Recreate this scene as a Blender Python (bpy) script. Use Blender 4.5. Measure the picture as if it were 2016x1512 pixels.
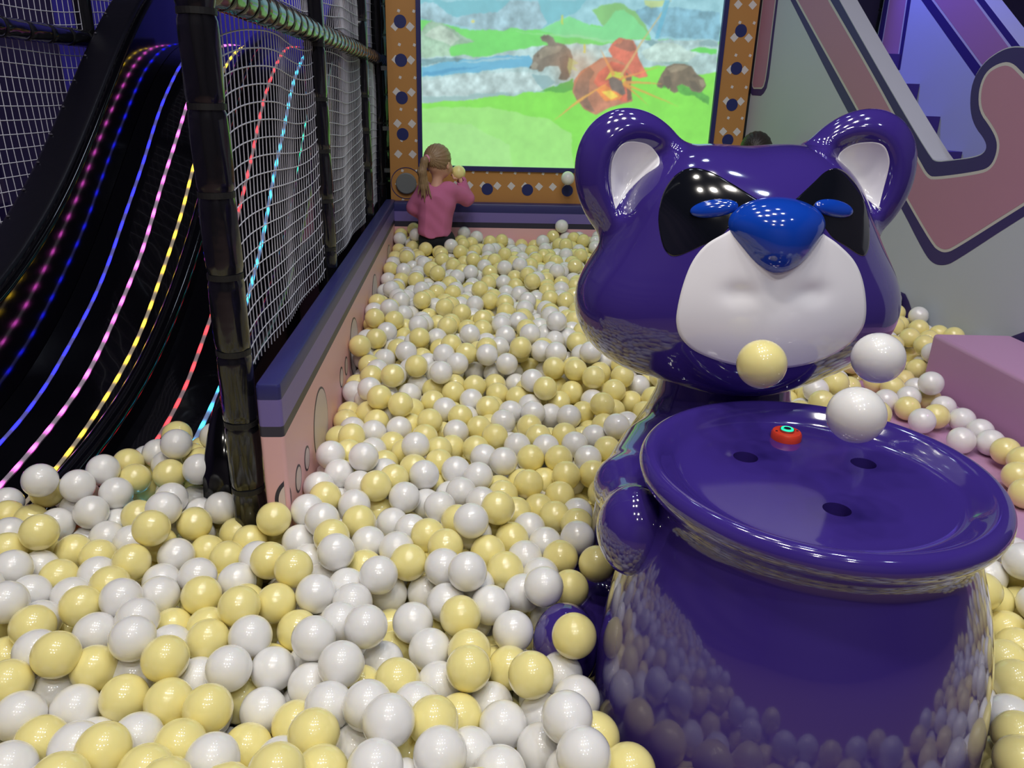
import bpy, bmesh, math, random
import numpy as np
from mathutils import Matrix, Vector
random.seed(7); RNG = np.random.RandomState(11)
for o in list(bpy.data.objects): bpy.data.objects.remove(o)
scene = bpy.context.scene; COL = scene.collection

# ---------------------------------------------------------------- camera
cd = bpy.data.cameras.new('camera'); cam = bpy.data.objects.new('camera', cd); COL.objects.link(cam)
cd.sensor_width = 36; cd.lens = 26.964; cd.clip_start = .05
RW = np.array([[0.997935, 0.003533, 0.064132], [-0.058609, -0.358374, 0.931737], [0.026274, -0.933571, -0.357427]])
CP = np.array([0, 0, 1.45])
rt, dn, fw = RW[:, 0], RW[:, 1], RW[:, 2]
cam.matrix_world = Matrix([[rt[i], -dn[i], -fw[i], CP[i]] for i in range(3)] + [[0, 0, 0, 1]])
scene.camera = cam
scene.view_settings.view_transform = 'Standard'; scene.view_settings.look = 'None'
scene.view_settings.gamma = 1; scene.view_settings.use_curve_mapping = False
scene.view_settings.exposure = -0.05

# ---------------------------------------------------------------- world and lights
w = bpy.data.worlds.new('world'); scene.world = w; w.use_nodes = True
w.node_tree.nodes['Background'].inputs[0].default_value = (.55, .58, .75, 1)
w.node_tree.nodes['Background'].inputs[1].default_value = .07

def light(name, kind, loc, energy, color=(1, 1, 1), size=.1, target=None, spot=None, shape='DISK', size_y=None):
    l = bpy.data.lights.new(name, kind); l.energy = energy; l.color = color
    if kind == 'AREA':
        l.shape = shape; l.size = size
        if size_y: l.size_y = size_y
    else: l.shadow_soft_size = size
    if spot: l.spot_size = math.radians(spot); l.spot_blend = .6
    o = bpy.data.objects.new(name, l); COL.objects.link(o); o.location = loc
    if target is not None:
        o.rotation_euler = (Vector(target) - Vector(loc)).to_track_quat('-Z', 'Y').to_euler()
    return o
CEIL = 4.6
LAMPS = [(-.75, .75, 19), (-.1, .62, 19), (.55, .8, 17), (1.25, .9, 11), (-.45, 1.7, 12), (.35, 1.75, 12), (1.1, 1.9, 5), (-.2, 2.9, 5), (.6, 3.1, 4), (.3, 4.2, 2),
         (-1.0, -.9, 17), (0, -1.1, 26), (1.1, -.9, 20), (2.2, -.4, 7), (-.5, -2.4, 22), (.9, -2.4, 22)]
WARM = (1, .95, .87); COOL = (.72, .82, 1)
for x, y, e in LAMPS:
    light('ceiling_lamp', 'AREA', (x, y, CEIL - .06), e, WARM if y < 2.4 and x < 1.1 else COOL, .24)
light('stage_light_blue', 'SPOT', (2.02, 4.55, 2.95), 110, (.12, .13, 1), .06, (2.62, 4.35, 2.05), 62)
light('stage_light_violet', 'SPOT', (-1.3, 3.6, 3.9), 85, (.16, .10, 1), .15, (-1.35, 5.55, 2.1), 42)
light('stage_light_left', 'SPOT', (-2.2, 2.0, 3.9), 28, (.6, .45, .9), .15, (-3.0, 3.6, 1.2), 80)
light('overhead_spot_pink', 'SPOT', (2.35, 1.3, 2.9), 16, (1, .45, 1), .1, (1.9, 2.2, .55), 60)  # unseen pink spot high on the right, aimed down at the foam block

# ---------------------------------------------------------------- helpers
def lin(c): return tuple((v / 255 / 12.92 if v / 255 <= .04045 else ((v / 255 + .055) / 1.055) ** 2.4) for v in c)
MATS = {}
def mat(name, color, rough=.5, metal=0, coat=0, emit=None, es=0, bump=None, noise=None, srgb=True, trans=0, spec=.5, sss=0):
    if name in MATS: return MATS[name]
    m = bpy.data.materials.new(name); m.use_nodes = True; nt = m.node_tree; b = nt.nodes['Principled BSDF']
    c = lin(color) if srgb else color
    b.inputs['Base Color'].default_value = (*c, 1); b.inputs['Roughness'].default_value = rough
    b.inputs['Metallic'].default_value = metal; b.inputs['Coat Weight'].default_value = coat
    b.inputs['Coat Roughness'].default_value = .03; b.inputs['Specular IOR Level'].default_value = spec
    if sss:
        b.inputs['Subsurface Weight'].default_value = sss; b.inputs['Subsurface Radius'].default_value = (1, .8, .5); b.inputs['Subsurface Scale'].default_value = .02
    if emit: b.inputs['Emission Color'].default_value = (*emit, 1); b.inputs['Emission Strength'].default_value = es
    tc = nt.nodes.new('ShaderNodeTexCoord')
    if noise:
        sc, amt = noise
        n = nt.nodes.new('ShaderNodeTexNoise'); n.inputs['Scale'].default_value = sc; nt.links.new(tc.outputs['Object'], n.inputs['Vector'])
        mx = nt.nodes.new('ShaderNodeMix'); mx.data_type = 'RGBA'
        mx.inputs[6].default_value = (*[v * (1 - amt) for v in c], 1); mx.inputs[7].default_value = (*[min(1, v * (1 + amt)) for v in c], 1)
        nt.links.new(n.outputs[0], mx.inputs[0]); nt.links.new(mx.outputs[2], b.inputs['Base Color'])
    if bump:
        sc, st, dist = bump
        n = nt.nodes.new('ShaderNodeTexNoise'); n.inputs['Scale'].default_value = sc; n.inputs['Detail'].default_value = 3; nt.links.new(tc.outputs['Object'], n.inputs['Vector'])
        bp = nt.nodes.new('ShaderNodeBump'); bp.inputs['Strength'].default_value = st; bp.inputs['Distance'].default_value = dist
        nt.links.new(n.outputs[0], bp.inputs['Height']); nt.links.new(bp.outputs[0], b.inputs['Normal'])
    MATS[name] = m; return m

def tag(o, label=None, cat=None, group=None, kind=None):
    if label: o['label'] = label
    if cat: o['category'] = cat
    if group: o['group'] = group
    if kind: o['kind'] = kind
    return o
def empty(name, loc=(0, 0, 0)):
    o = bpy.data.objects.new(name, None); COL.objects.link(o); o.location = loc; o.empty_display_size = .1
    return o
def link(name, me, mats=(), parent=None, smooth=False):
    if smooth: me.polygons.foreach_set('use_smooth', [True] * len(me.polygons))
    o = bpy.data.objects.new(name, me); COL.objects.link(o)
    for m in (mats if isinstance(mats, (list, tuple)) else [mats]): me.materials.append(m)
    if parent is not None:
        o.parent = parent
        off = parent.location.copy() if parent.parent is None else Vector((0, 0, 0))
        o.matrix_parent_inverse = Matrix.Translation(-off)
    return o
def pydata(v, f, mi=None):
    me = bpy.data.meshes.new('mesh'); me.from_pydata([tuple(map(float, p)) for p in v], [], [tuple(map(int, q)) for q in f])
    if mi is not None: me.polygons.foreach_set('material_index', mi)
    me.update(); return me
class MB:
    """collects polygons with material indices in world coordinates"""
    def __init__(s): s.v = []; s.f = []; s.m = []
    def add(s, v, f, m=0):
        n = len(s.v); s.v += [tuple(p) for p in v]; s.f += [tuple(i + n for i in q) for q in f]; s.m += [m] * len(f); return s
    def box(s, a, b, m=0):
        x0, y0, z0 = a; x1, y1, z1 = b
        v = [(x, y, z) for z in (z0, z1) for y in (y0, y1) for x in (x0, x1)]
        return s.add(v, [(0, 2, 3, 1), (4, 5, 7, 6), (0, 1, 5, 4), (2, 6, 7, 3), (0, 4, 6, 2), (1, 3, 7, 5)], m)
    def tube(s, pts, r, n=8, m=0, caps=True, flat=None):
        pts = [np.array(p, float) for p in pts]; k = len(pts); V = []; F = []
        rs = r if hasattr(r, '__len__') else [r] * k
        up = np.array([0, 0, 1.])
        for i, p in enumerate(pts):
            d = pts[min(i + 1, k - 1)] - pts[max(i - 1, 0)]; d /= np.linalg.norm(d) + 1e-12
            u = np.cross(d, up)
            if np.linalg.norm(u) < .1: u = np.cross(d, np.array([1., 0, 0]))
            u /= np.linalg.norm(u); w_ = np.cross(u, d)
            for j in range(n):
                a = 2 * math.pi * j / n; V.append(p + (u * math.cos(a) + w_ * math.sin(a) * (flat or 1)) * rs[i])
        for i in range(k - 1):
            for j in range(n):
                F.append((i * n + j, (i + 1) * n + j, (i + 1) * n + (j + 1) % n, i * n + (j + 1) % n))
        if caps: F.append(tuple(range(n))); F.append(tuple((k - 1) * n + j for j in reversed(range(n))))
        return s.add(V, F, m)
    def build(s, name, mats, parent=None, smooth=False): return link(name, pydata(s.v, s.f, s.m), mats, parent, smooth)
def shade_auto(o, ang=.6):
    me = o.data; bm = bmesh.new(); bm.from_mesh(me)
    for f in bm.faces: f.smooth = True
    for e in bm.edges: e.smooth = not (len(e.link_faces) == 2 and e.calc_face_angle(0) > ang)
    bm.to_mesh(me); bm.free(); return o
def bevel(o, w_=.01, seg=3, ang=.5):
    m = o.modifiers.new('bevel', 'BEVEL'); m.width = w_; m.segments = seg; m.limit_method = 'ANGLE'; m.angle_limit = ang
    return shade_auto(o, 1.3)

# ---- signed distance modelling (numpy) and a surface-nets mesher
def ell(p, c, r):
    q = p - np.array(c); r = np.array(r); k0 = np.sqrt(((q / r) ** 2).sum(-1)); k1 = np.sqrt(((q / (r * r)) ** 2).sum(-1)) + 1e-9
    return k0 * (k0 - 1) / k1
def smin(a, b, k):
    h = np.clip(.5 + .5 * (b - a) / k, 0, 1); return b * (1 - h) + a * h - k * h * (1 - h)
def smax(a, b, k): return -smin(-a, -b, k)
def rotm(ax, ang):
    c, s = np.cos(ang), np.sin(ang)
    return {'x': np.array([[1, 0, 0], [0, c, -s], [0, s, c]]), 'y': np.array([[c, 0, s], [0, 1, 0], [-s, 0, c]]), 'z': np.array([[c, -s, 0], [s, c, 0], [0, 0, 1]])}[ax]
def capsule(p, a, b, ra, rb=None):
    rb = ra if rb is None else rb
    a = np.array(a, float); b = np.array(b, float); ab = b - a; t = np.clip(((p - a) @ ab) / (ab @ ab), 0, 1)
    return np.sqrt(((p - a - t[..., None] * ab) ** 2).sum(-1)) - (ra + (rb - ra) * t)
def grad(fn, P, e=5e-4):
    N = np.stack([fn(P + np.eye(3)[i] * e) - fn(P - np.eye(3)[i] * e) for i in range(3)], -1)
    return N / (np.linalg.norm(N, axis=-1, keepdims=True) + 1e-9)
def sdf_mesh(fn, lo, hi, h, refine=2):
    ax = [np.arange(l, u + h, h) for l, u in zip(lo, hi)]
    g = np.empty([len(a) for a in ax])
    for i, x in enumerate(ax[0]):
        Y, Z = np.meshgrid(ax[1], ax[2], indexing='ij'); g[i] = fn(np.stack([np.full(Y.shape, x), Y, Z], -1))
    ins = g < 0; nx, ny, nz = g.shape; sh = (nx - 1, ny - 1, nz - 1)
    acc = np.zeros(sh + (3,)); cnt = np.zeros(sh); quads = []
    idx = np.arange(sh[0] * sh[1] * sh[2]).reshape(sh)
    for a in range(3):
        s0 = [slice(None)] * 3; s1 = [slice(None)] * 3; s0[a] = slice(0, -1); s1[a] = slice(1, None)
        e = np.argwhere(ins[tuple(s0)] != ins[tuple(s1)])
        g0 = g[tuple(e.T)]; e1 = e.copy(); e1[:, a] += 1; g1 = g[tuple(e1.T)]; t = g0 / (g0 - g1)
        p = e.astype(float); p[:, a] += t
        b, c = [(1, 2), (2, 0), (0, 1)][a]
        ok = (e[:, b] > 0) & (e[:, c] > 0) & (e[:, b] < g.shape[b] - 1) & (e[:, c] < g.shape[c] - 1)
        e, p, neg = e[ok], p[ok], g0[ok] < 0; q = []
        for db, dc in ((-1, -1), (0, -1), (0, 0), (-1, 0)):
            k = e.copy(); k[:, b] += db; k[:, c] += dc; kt = tuple(k.T)
            np.add.at(acc, kt, p); np.add.at(cnt, kt, 1); q.append(idx[kt])
        q = np.stack(q, 1); q[~neg] = q[~neg][:, ::-1]; quads.append(q)
    quads = np.concatenate(quads); used = np.unique(quads); remap = np.full(idx.size, -1); remap[used] = np.arange(len(used))
    V = acc.reshape(-1, 3)[used] / cnt.reshape(-1)[used][:, None] * h + np.array([a[0] for a in ax])
    for _ in range(refine):
        d = fn(V); V = V - grad(fn, V) * np.clip(d, -h, h)[:, None] * .9
    return V, remap[quads]
def np_mesh(V, F, name='mesh'):
    me = bpy.data.meshes.new(name); k = F.shape[1]
    me.vertices.add(len(V)); me.vertices.foreach_set('co', V.astype(np.float32).ravel())
    me.loops.add(F.size); me.loops.foreach_set('vertex_index', F.astype(np.int32).ravel())
    me.polygons.add(len(F)); me.polygons.foreach_set('loop_start', np.arange(0, F.size, k, dtype=np.int32))
    me.update(calc_edges=True); me.validate(); return me

# ---------------------------------------------------------------- materials
M = dict(
    purple=mat('purple_gloss', (62, 45, 132), .09, coat=.7, bump=(9, .02, .01)),
    white_gloss=mat('white_gloss', (250, 248, 253), .12, coat=.5),
    black_gloss=mat('black_gloss', (16, 18, 26), .10, coat=.5),
    blue_gloss=mat('blue_gloss', (18, 66, 178), .10, coat=.6),
    red_plastic=mat('red_plastic', (222, 66, 40), .35), steel=mat('steel', (170, 170, 175), .25, metal=1),
    hole=mat('hole_dark', (14, 8, 34), .5),
    ring=mat('green_ring', (20, 160, 110), .3, emit=(.02, .9, .45), es=1.3),
    navy=mat('navy_vinyl', (44, 44, 104), .42, bump=(40, .08, .004)), lilac=mat('lilac_vinyl', (118, 104, 172), .45, bump=(40, .08, .004)),
    pink=mat('pink_vinyl', (234, 184, 188), .45, bump=(40, .08, .004)), ink=mat('dark_line_vinyl', (48, 46, 66), .45), cream=mat('cream_vinyl', (222, 205, 205), .5),
    pad=mat('black_vinyl_padding', (18, 18, 22), .16, coat=.3, bump=(9, .3, .012)), strap=mat('black_strap', (20, 20, 22), .55),
    slide=mat('black_slide_gloss', (7, 7, 12), .10, coat=.4, bump=(7, .06, .010)), slidepad=mat('black_slide_padding', (15, 14, 24), .33, bump=(10, .15, .01)),
    net=mat('white_net_cord', (205, 205, 216), .8), orange=mat('orange_panel', (192, 136, 72), .55, noise=(3, .05)),
    diamond=mat('white_diamond', (222, 216, 214), .6), dot=mat('navy_dot', (30, 40, 104), .5), grey=mat('grey_button', (118, 122, 124), .55),
    mat_pink=mat('pink_soft_vinyl', (190, 146, 184), .5, bump=(12, .08, .01)), panel=mat('pale_wall_panel', (184, 190, 202), .55, noise=(2, .02)),
    facepink=mat('dusty_pink_graphic', (176, 126, 152), .5, noise=(2, .05)), faceline=mat('pale_outline_graphic', (196, 192, 192), .5),
    facenavy=mat('dark_violet_graphic', (54, 40, 104), .5), step=mat('violet_step', (66, 46, 130), .5),
    cap=mat('white_cap_vinyl', (205, 205, 222), .45, bump=(10, .15, .01)),
    yball=mat('yellow_ball_plastic', (248, 234, 158), .34, coat=1, spec=.35, sss=.22), wball=mat('pearl_white_ball_plastic', (240, 238, 236), .34, coat=1, spec=.4, sss=.22),
    skin=mat('skin', (222, 172, 148), .5), hair=mat('blonde_hair', (150, 122, 92), .5, noise=(60, .25)), dark_hair=mat('dark_hair', (40, 30, 28), .5, noise=(60, .3)),
    shirt=mat('pink_sweatshirt', (198, 110, 152), .9, bump=(120, .2, .002)), pants=mat('black_trousers', (24, 26, 34), .9), tie=mat('pink_hair_tie', (232, 150, 180), .7),
    tee=mat('grey_shirt', (110, 112, 120), .9),
    dark=mat('dark_ceiling', (34, 32, 42), .8), floor=mat('pit_floor_vinyl', (150, 120, 120), .6), roomwall=mat('room_wall', (96, 90, 104), .7),
)

# ---------------------------------------------------------------- the room
def struct(name, mb, m): o = mb.build(name, m); o['kind'] = 'structure'; return o
struct('floor', MB().box((-3.4, -4.2, .10), (4.2, 6.0, .20)), M['floor'])
struct('ceiling', MB().box((-3.4, -4.2, CEIL), (4.2, 6.0, CEIL + .1)), M['dark'])
wl = mat('violet_banded_wall', (80, 60, 130), .6)
def band_wall(m):
    nt = m.node_tree; b = nt.nodes['Principled BSDF']; tc = nt.nodes.new('ShaderNodeTexCoord'); sp = nt.nodes.new('ShaderNodeSeparateXYZ')
    nt.links.new(tc.outputs['Object'], sp.inputs[0]); wv = nt.nodes.new('ShaderNodeMath'); wv.operation = 'MULTIPLY'; wv.inputs[1].default_value = 3.2
    fr = nt.nodes.new('ShaderNodeMath'); fr.operation = 'FRACT'; nt.links.new(sp.outputs[2], wv.inputs[0]); nt.links.new(wv.outputs[0], fr.inputs[0])
    r = nt.nodes.new('ShaderNodeValToRGB'); r.color_ramp.interpolation = 'CONSTANT'; e = r.color_ramp.elements
    e[0].color = (*lin((92, 78, 122)), 1); e[1].position = .5; e[1].color = (*lin((54, 44, 100)), 1); nt.links.new(fr.outputs[0], r.inputs[0]); nt.links.new(r.outputs[0], b.inputs['Base Color'])
band_wall(wl)
struct('wall_left', MB().box((-3.3, -4.2, .2), (-3.2, 6.0, CEIL)), wl)
struct('wall_back', MB().box((-3.2, 5.7, .2), (4.2, 5.8, CEIL)), mat('violet_back_wall', (56, 48, 96), .6, noise=(1.2, .15)))
struct('wall_right', MB().box((4.1, -4.2, .2), (4.2, 5.7, CEIL)), M['roomwall'])
struct('wall_front', MB().box((-3.2, -4.2, .2), (4.1, -4.1, CEIL)), M['roomwall'])

SCREEN = 1.0
DENS = 1.0
PICT = [
(112,186,208,1,[-242,1904,684,1934,634,1874,432,1780,107,1765,-139,1796,-244,1798]),
(150,185,205,1,[-242,1885,-170,1897,-43,1824,192,1860,255,1920,415,1925,474,1810,432,1780,107,1765,-139,1796,-244,1808]),
(120,175,205,1,[960,1884,1034,1916,1454,1900,1473,1751,1115,1760,996,1846]),
(125,195,110,1,[720,1881,784,1908,891,1921,971,1884,1020,1827,1072,1744,916,1744,779,1810]),
(105,222,95,1,[-244,1798,-139,1798,-11,1766,107,1765,432,1780,560,1823,725,1813,869,1783,1072,1744,1474,1746,1497,1557,-248,1510]),
(120,225,140,1,[432,1775,507,1811,592,1848,647,1835,725,1808,780,1795,851,1881,894,1894,962,1855,1071,1754,862,1728,587,1735]),
(165,232,170,0.5,[248,1764,696,1748,918,1729,807,1726,477,1746]),
(150,185,160,1,[-245,1739,-182,1795,-139,1801,-32,1751,60,1704,11,1693,-65,1681,-86,1625,-247,1601]),
(185,205,190,1,[-226,1730,-139,1787,-65,1750,-22,1726,-65,1686,-140,1698]),
(165,200,175,1,[-238,1641,-172,1687,-97,1675,-65,1626,-238,1606]),
(175,205,212,1,[-247,1606,-43,1627,109,1626,261,1660,392,1689,479,1697,698,1706,1027,1743,1139,1741,1294,1748,1463,1746,1484,1572,1269,1566,985,1584,665,1514,533,1490,490,1452,267,1424,46,1394,-247,1368]),
(110,150,165,1,[-247,1601,-43,1618,11,1600,-174,1583,-248,1565]),
(95,175,222,1,[-248,1560,-119,1589,22,1606,196,1633,371,1640,395,1609,374,1578,198,1565,66,1544,-65,1527,-248,1510]),
(150,200,225,1,[-65,1586,175,1623,350,1628,175,1605]),
(70,150,205,1,[-239,1530,-43,1566,110,1575,-43,1546,-240,1514]),
(190,212,218,1,[-240,1490,67,1534,264,1554,397,1548,533,1490,489,1455,267,1441,45,1420,-241,1407]),
(140,178,190,1,[386,1542,486,1530,532,1500,467,1457,421,1487]),
(150,185,190,1,[-241,1402,45,1415,267,1438,256,1423,-65,1383,-242,1370]),
(190,215,210,1,[1022,1677,1085,1719,1207,1728,1299,1700,1394,1657,1308,1624,1152,1610,1058,1648]),
(135,170,170,1,[1128,1619,1307,1634,1372,1657,1308,1619,1220,1601]),
(175,205,210,1,[1295,1634,1348,1666,1460,1674,1472,1582,1381,1577,1310,1609]),
(120,160,170,1,[1028,1733,1082,1749,1118,1725,1074,1714]),
(130,165,175,1,[1352,1732,1406,1751,1458,1735,1455,1715,1365,1714]),
(90,215,80,1,[1299,1700,1366,1707,1457,1700,1460,1674,1370,1677]),
(125,232,65,1,[-251,1368,46,1394,267,1424,490,1449,555,1485,666,1509,985,1582,1130,1604,1292,1562,1483,1578,1554,1016,-257,979]),
(160,236,120,0.85,[-251,1345,157,1355,496,1300,637,1217,672,998,-257,979]),
(170,236,140,0.6,[-253,1261,47,1257,274,1144,301,990,-257,979]),
(80,175,60,1,[445,1448,522,1479,637,1524,652,1462,579,1447]),
(75,165,55,1,[1139,1506,1234,1469,1339,1448,1453,1409,1454,1446,1370,1481,1275,1510]),
(115,100,92,1,[376,1576,390,1593,396,1639,425,1665,457,1691,479,1697,473,1711,445,1716,434,1735,477,1751,505,1737,517,1715,572,1702,606,1675,625,1635,620,1574,614,1533,598,1517,582,1512,548,1519,561,1552,545,1588,489,1586,467,1580,452,1557,430,1554,424,1564,391,1566]),
(90,78,74,1,[548,1633,591,1645,626,1625,620,1574,598,1517,551,1519,561,1552]),
(140,125,112,1,[426,1660,479,1692,567,1694,546,1663,481,1641,438,1620]),
(112,90,75,1,[1128,1506,1146,1553,1175,1600,1218,1619,1274,1621,1321,1609,1359,1569,1402,1544,1421,1503,1399,1471,1383,1466,1336,1474,1322,1495,1275,1510,1248,1498,1259,1467,1235,1459,1211,1471,1207,1508,1173,1502,1158,1486,1135,1493]),
(140,118,98,1,[1176,1590,1230,1614,1310,1609,1267,1582,1201,1570]),
(222,98,78,1,[827,1680,847,1717,883,1748,928,1740,967,1736,992,1702,1002,1656,1028,1611,1073,1546,1023,1534,965,1553,916,1613,858,1642]),
(165,90,75,1,[853,1708,917,1739,967,1731,988,1686,955,1675,887,1693]),
(190,110,85,1,[635,1451,641,1513,674,1566,738,1603,791,1640,858,1642,927,1614,977,1553,978,1470,989,1408,922,1390,866,1373,778,1328,708,1358,660,1410]),
(145,95,80,1,[641,1451,664,1535,717,1587,772,1599,732,1516,728,1411,778,1339,708,1369,660,1410]),
(222,90,70,1,[755,1506,784,1579,848,1621,928,1603,972,1543,977,1407,932,1406,828,1435]),
(245,130,60,1,[769,1465,823,1497,871,1468,930,1438,909,1416,830,1404]),
(250,215,70,0.9,[804,1455,859,1467,907,1432,863,1415]),
(115,92,88,1,[842,1524,860,1538,891,1530,923,1516,938,1480,947,1451,929,1440,896,1458,865,1467,852,1493]),
(98,82,74,1,[436,1738,455,1749,482,1746,467,1731,445,1725]),
(150,138,128,1,[379,1583,406,1609,428,1594,413,1567,391,1568]),
(60,50,48,1,[374,1578,385,1582,387,1572,377,1570]),
(95,78,70,1,[413,1640,426,1650,435,1638,422,1630]),
(92,74,64,1,[1158,1548,1202,1554,1218,1508,1199,1476,1173,1507]),
(92,74,64,1,[1318,1532,1353,1527,1392,1481,1371,1470,1334,1490]),
(150,128,108,1,[1374,1538,1399,1539,1417,1508,1400,1492,1382,1512]),
(92,74,64,1,[1332,1558,1346,1569,1361,1556,1348,1547]),
(200,120,95,1,[728,1588,792,1625,859,1630,817,1590,764,1548]),
(120,78,66,1,[942,1563,972,1543,982,1418,960,1407]),
(205,110,80,1,[868,1728,889,1744,907,1729,891,1712]),
(215,235,60,0.9,[822,1518,852,1570,920,1562,945,1521,937,1490,917,1526,865,1540]),
(250,170,70,0.85,[850,1514,671,1410,525,1288,694,1405]),
(252,160,60,0.85,[935,1511,1277,1383,936,1495]),
(250,150,60,0.8,[925,1500,1094,1384,941,1506]),
(250,150,70,0.8,[925,1500,1161,1510,934,1521]),
(250,150,70,0.8,[901,1520,1152,1604,921,1542]),
(250,150,70,0.8,[860,1540,777,1690,881,1551]),
(225,180,110,0.75,[921,1542,1047,1768,1168,1949,1157,1949,1032,1758,904,1546]),
(90,175,215,0.8,[1093,1750,1129,1948,1162,1949,1115,1750]),
(210,220,110,0.7,[1015,1944,1023,1920,1057,1907,1121,1918,1129,1948]),
(225,215,60,0.8,[548,1852,557,1852,561,1803,548,1813]),
(225,215,60,0.8,[685,1708,696,1708,697,1658,684,1662]),
(235,215,90,0.8,[39,1807,48,1815,60,1812,58,1799,45,1798]),
(190,235,120,0.6,[603,1635,660,1606,627,1595,662,1565,617,1574,614,1533,595,1584])]

# ---------------------------------------------------------------- pit floor edge pieces: padded barrier on the left
TOPB = .82
def rounded_rect(x0, y0, x1, y1, r, n=4):
    P = []
    for cx_, cy_, a0 in ((x1 - r, y1 - r, 0), (x0 + r, y1 - r, 90), (x0 + r, y0 + r, 180), (x1 - r, y0 + r, 270)):
        for k in range(n + 1):
            a = math.radians(a0 + 90 * k / n); P.append((cx_ + r * math.cos(a), cy_ + r * math.sin(a)))
    return P
def layered_block(mb, x0, y0, x1, y1, levels, r=.012, top_r=.008):
    """levels: list of (z_top, material) from the bottom up, first entry is (z_bottom, None)"""
    base = rounded_rect(x0, y0, x1, y1, r); n = len(base); V = []; F = []; Mi = []
    zs = [levels[0][0]] + [l[0] for l in levels[1:]]; ms = [l[1] for l in levels[1:]]
    rows = [(z, 0) for z in zs[:-1]] + [(zs[-1] - top_r, 0), (zs[-1] - top_r * .3, top_r * .3), (zs[-1], top_r)]
    rm = ms[:-1] + [ms[-1], ms[-1], ms[-1]]
    cx_, cy_ = (x0 + x1) / 2, (y0 + y1) / 2
    for z, ins in rows:
        for x, y in base:
            sx = 1 - ins / abs((x1 - x0) / 2); sy = 1 - ins / abs((y1 - y0) / 2); V.append((cx_ + (x - cx_) * sx, cy_ + (y - cy_) * sy, z))
    for i in range(len(rows) - 1):
        for j in range(n): F.append((i * n + j, i * n + (j + 1) % n, (i + 1) * n + (j + 1) % n, (i + 1) * n + j)); Mi.append(rm[i])
    F.append(tuple((len(rows) - 1) * n + j for j in range(n))); Mi.append(rm[-1])
    F.append(tuple(reversed(range(n)))); Mi.append(rm[0])
    k = len(mb.v); mb.v += V; mb.f += [tuple(i + k for i in q) for q in F]; mb.m += Mi
def disc_pts(cu, cv, r, n=40, clip=None):
    P = [(cu + r * math.cos(2 * math.pi * k / n), cv + r * math.sin(2 * math.pi * k / n)) for k in range(n)]
    if clip: P = [(max(clip[0], min(clip[1], a)), max(clip[2], min(clip[3], b))) for a, b in P]
    return P
def decal(mb, P, to3, m):
    """flat printed shape; to3 maps (u,v) to a point on the face"""
    mb.add([to3(u, v) for u, v in P], [tuple(range(len(P)))], m)
mb = MB(); X1 = -.41; X0 = -.466
layered_block(mb, X0, 1.634, X1, 4.74, [(.2, None), (.690, 2), (.716, 3), (.782, 1), (TOPB, 0)], .01)
barrier_m = [M['navy'], M['lilac'], M['pink'], M['ink'], M['cream']]
fx = lambda e: (lambda u, v: (X1 + e, u, v)); fy = lambda e: (lambda u, v: (u, 1.634 - e, v))
for cyc, (cu, r) in [(k, c) for k in range(5) for c in ((2.065 + .725 * k, .112), (1.85 + .725 * k, .034), (1.737 + .725 * k, .036))]:
    if cu > 4.5: continue
    for e, rr, m_ in ((.0006, r, 3), (.0012, r - .006, 4)): decal(mb, disc_pts(cu, .528, rr), fx(e), m_)
cl = (1.644, 9, 0, 9)
for e, rr, m_ in ((.0006, .040, 3), (.0012, .034, 4)): decal(mb, disc_pts(1.612, .53, rr, 60, cl), fx(e), m_)
cl = (-9, X1 - .01, 0, 9)
for e, rr, m_ in ((.0006, .070, 3), (.0012, .061, 4)): decal(mb, disc_pts(-.375, .522, rr, 60, cl), fy(e), m_)
o = mb.build('padded_barrier', barrier_m)
tag(o, 'long low padded barrier with pale ovals on its pink side, left edge of ball pit', 'barrier')
shade_auto(o, .5)
mb = MB(); layered_block(mb, X1 - .003, 4.655, 1.70, 4.742, [(.2, None), (.672, 2), (.704, 3), (.762, 1), (TOPB - .006, 0)], .006)
o = mb.build('padded_barrier', barrier_m); shade_auto(o, .5)
tag(o, 'low padded barrier with lilac band under the orange frame at the back', 'barrier')

# ---------------------------------------------------------------- padded climbing frame with nets
PX = -.505
frame = tag(empty('net_frame', (PX, 1.66, .2)), 'black padded post and rail frame with white nets along the left barrier', 'climbing frame')
def padded_post(name, p0, p1, r, parent, step=.175, seed=0, straps=True, amp=.012):
    rr = random.Random(seed); p0 = np.array(p0, float); p1 = np.array(p1, float); Ln = np.linalg.norm(p1 - p0); d = (p1 - p0) / Ln
    n = int(Ln / .012); ph = [rr.uniform(0, 6.28) for _ in range(4)]; V = []; F = []; ns = 28
    u = np.cross(d, [0, 0, 1.]); u = np.array([1., 0, 0]) if np.linalg.norm(u) < .1 else u / np.linalg.norm(u); v = np.cross(d, u)
    for i in range(n + 1):
        t = Ln * i / n; q = (t / step) % 1; pinch = -.0045 * math.exp(-(min(q, 1 - q) / (.05 if step > .12 else .07)) ** 2)
        puff = amp * .25 * math.sin(math.pi * q) ** .5
        for j in range(ns):
            a = 2 * math.pi * j / ns
            wr = amp * .10 * math.sin(3 * a + ph[0] + 9 * t) * math.exp(-(q / .3)) + amp * .07 * math.sin(7 * a + ph[1] + t * 30)
            R_ = r + pinch + puff * .6 + wr; V.append(p0 + d * t + (u * math.cos(a) + v * math.sin(a)) * R_)
    for i in range(n):
        for j in range(ns): F.append((i * ns + j, i * ns + (j + 1) % ns, (i + 1) * ns + (j + 1) % ns, (i + 1) * ns + j))
    F.append(tuple(range(ns))); F.append(tuple(n * ns + j for j in reversed(range(ns))))
    o = link(name, pydata(V, F), M['pad'], parent, True)
    if straps:
        for k in range(1, int(Ln / step) + 1):
            c = p0 + d * step * k
            if step * k > Ln - .01: break
            b = MB(); b.tube([c - d * .006, c + d * .006], r + .001, 28); b.build('strap', M['strap'], o, False)
    return o
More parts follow.
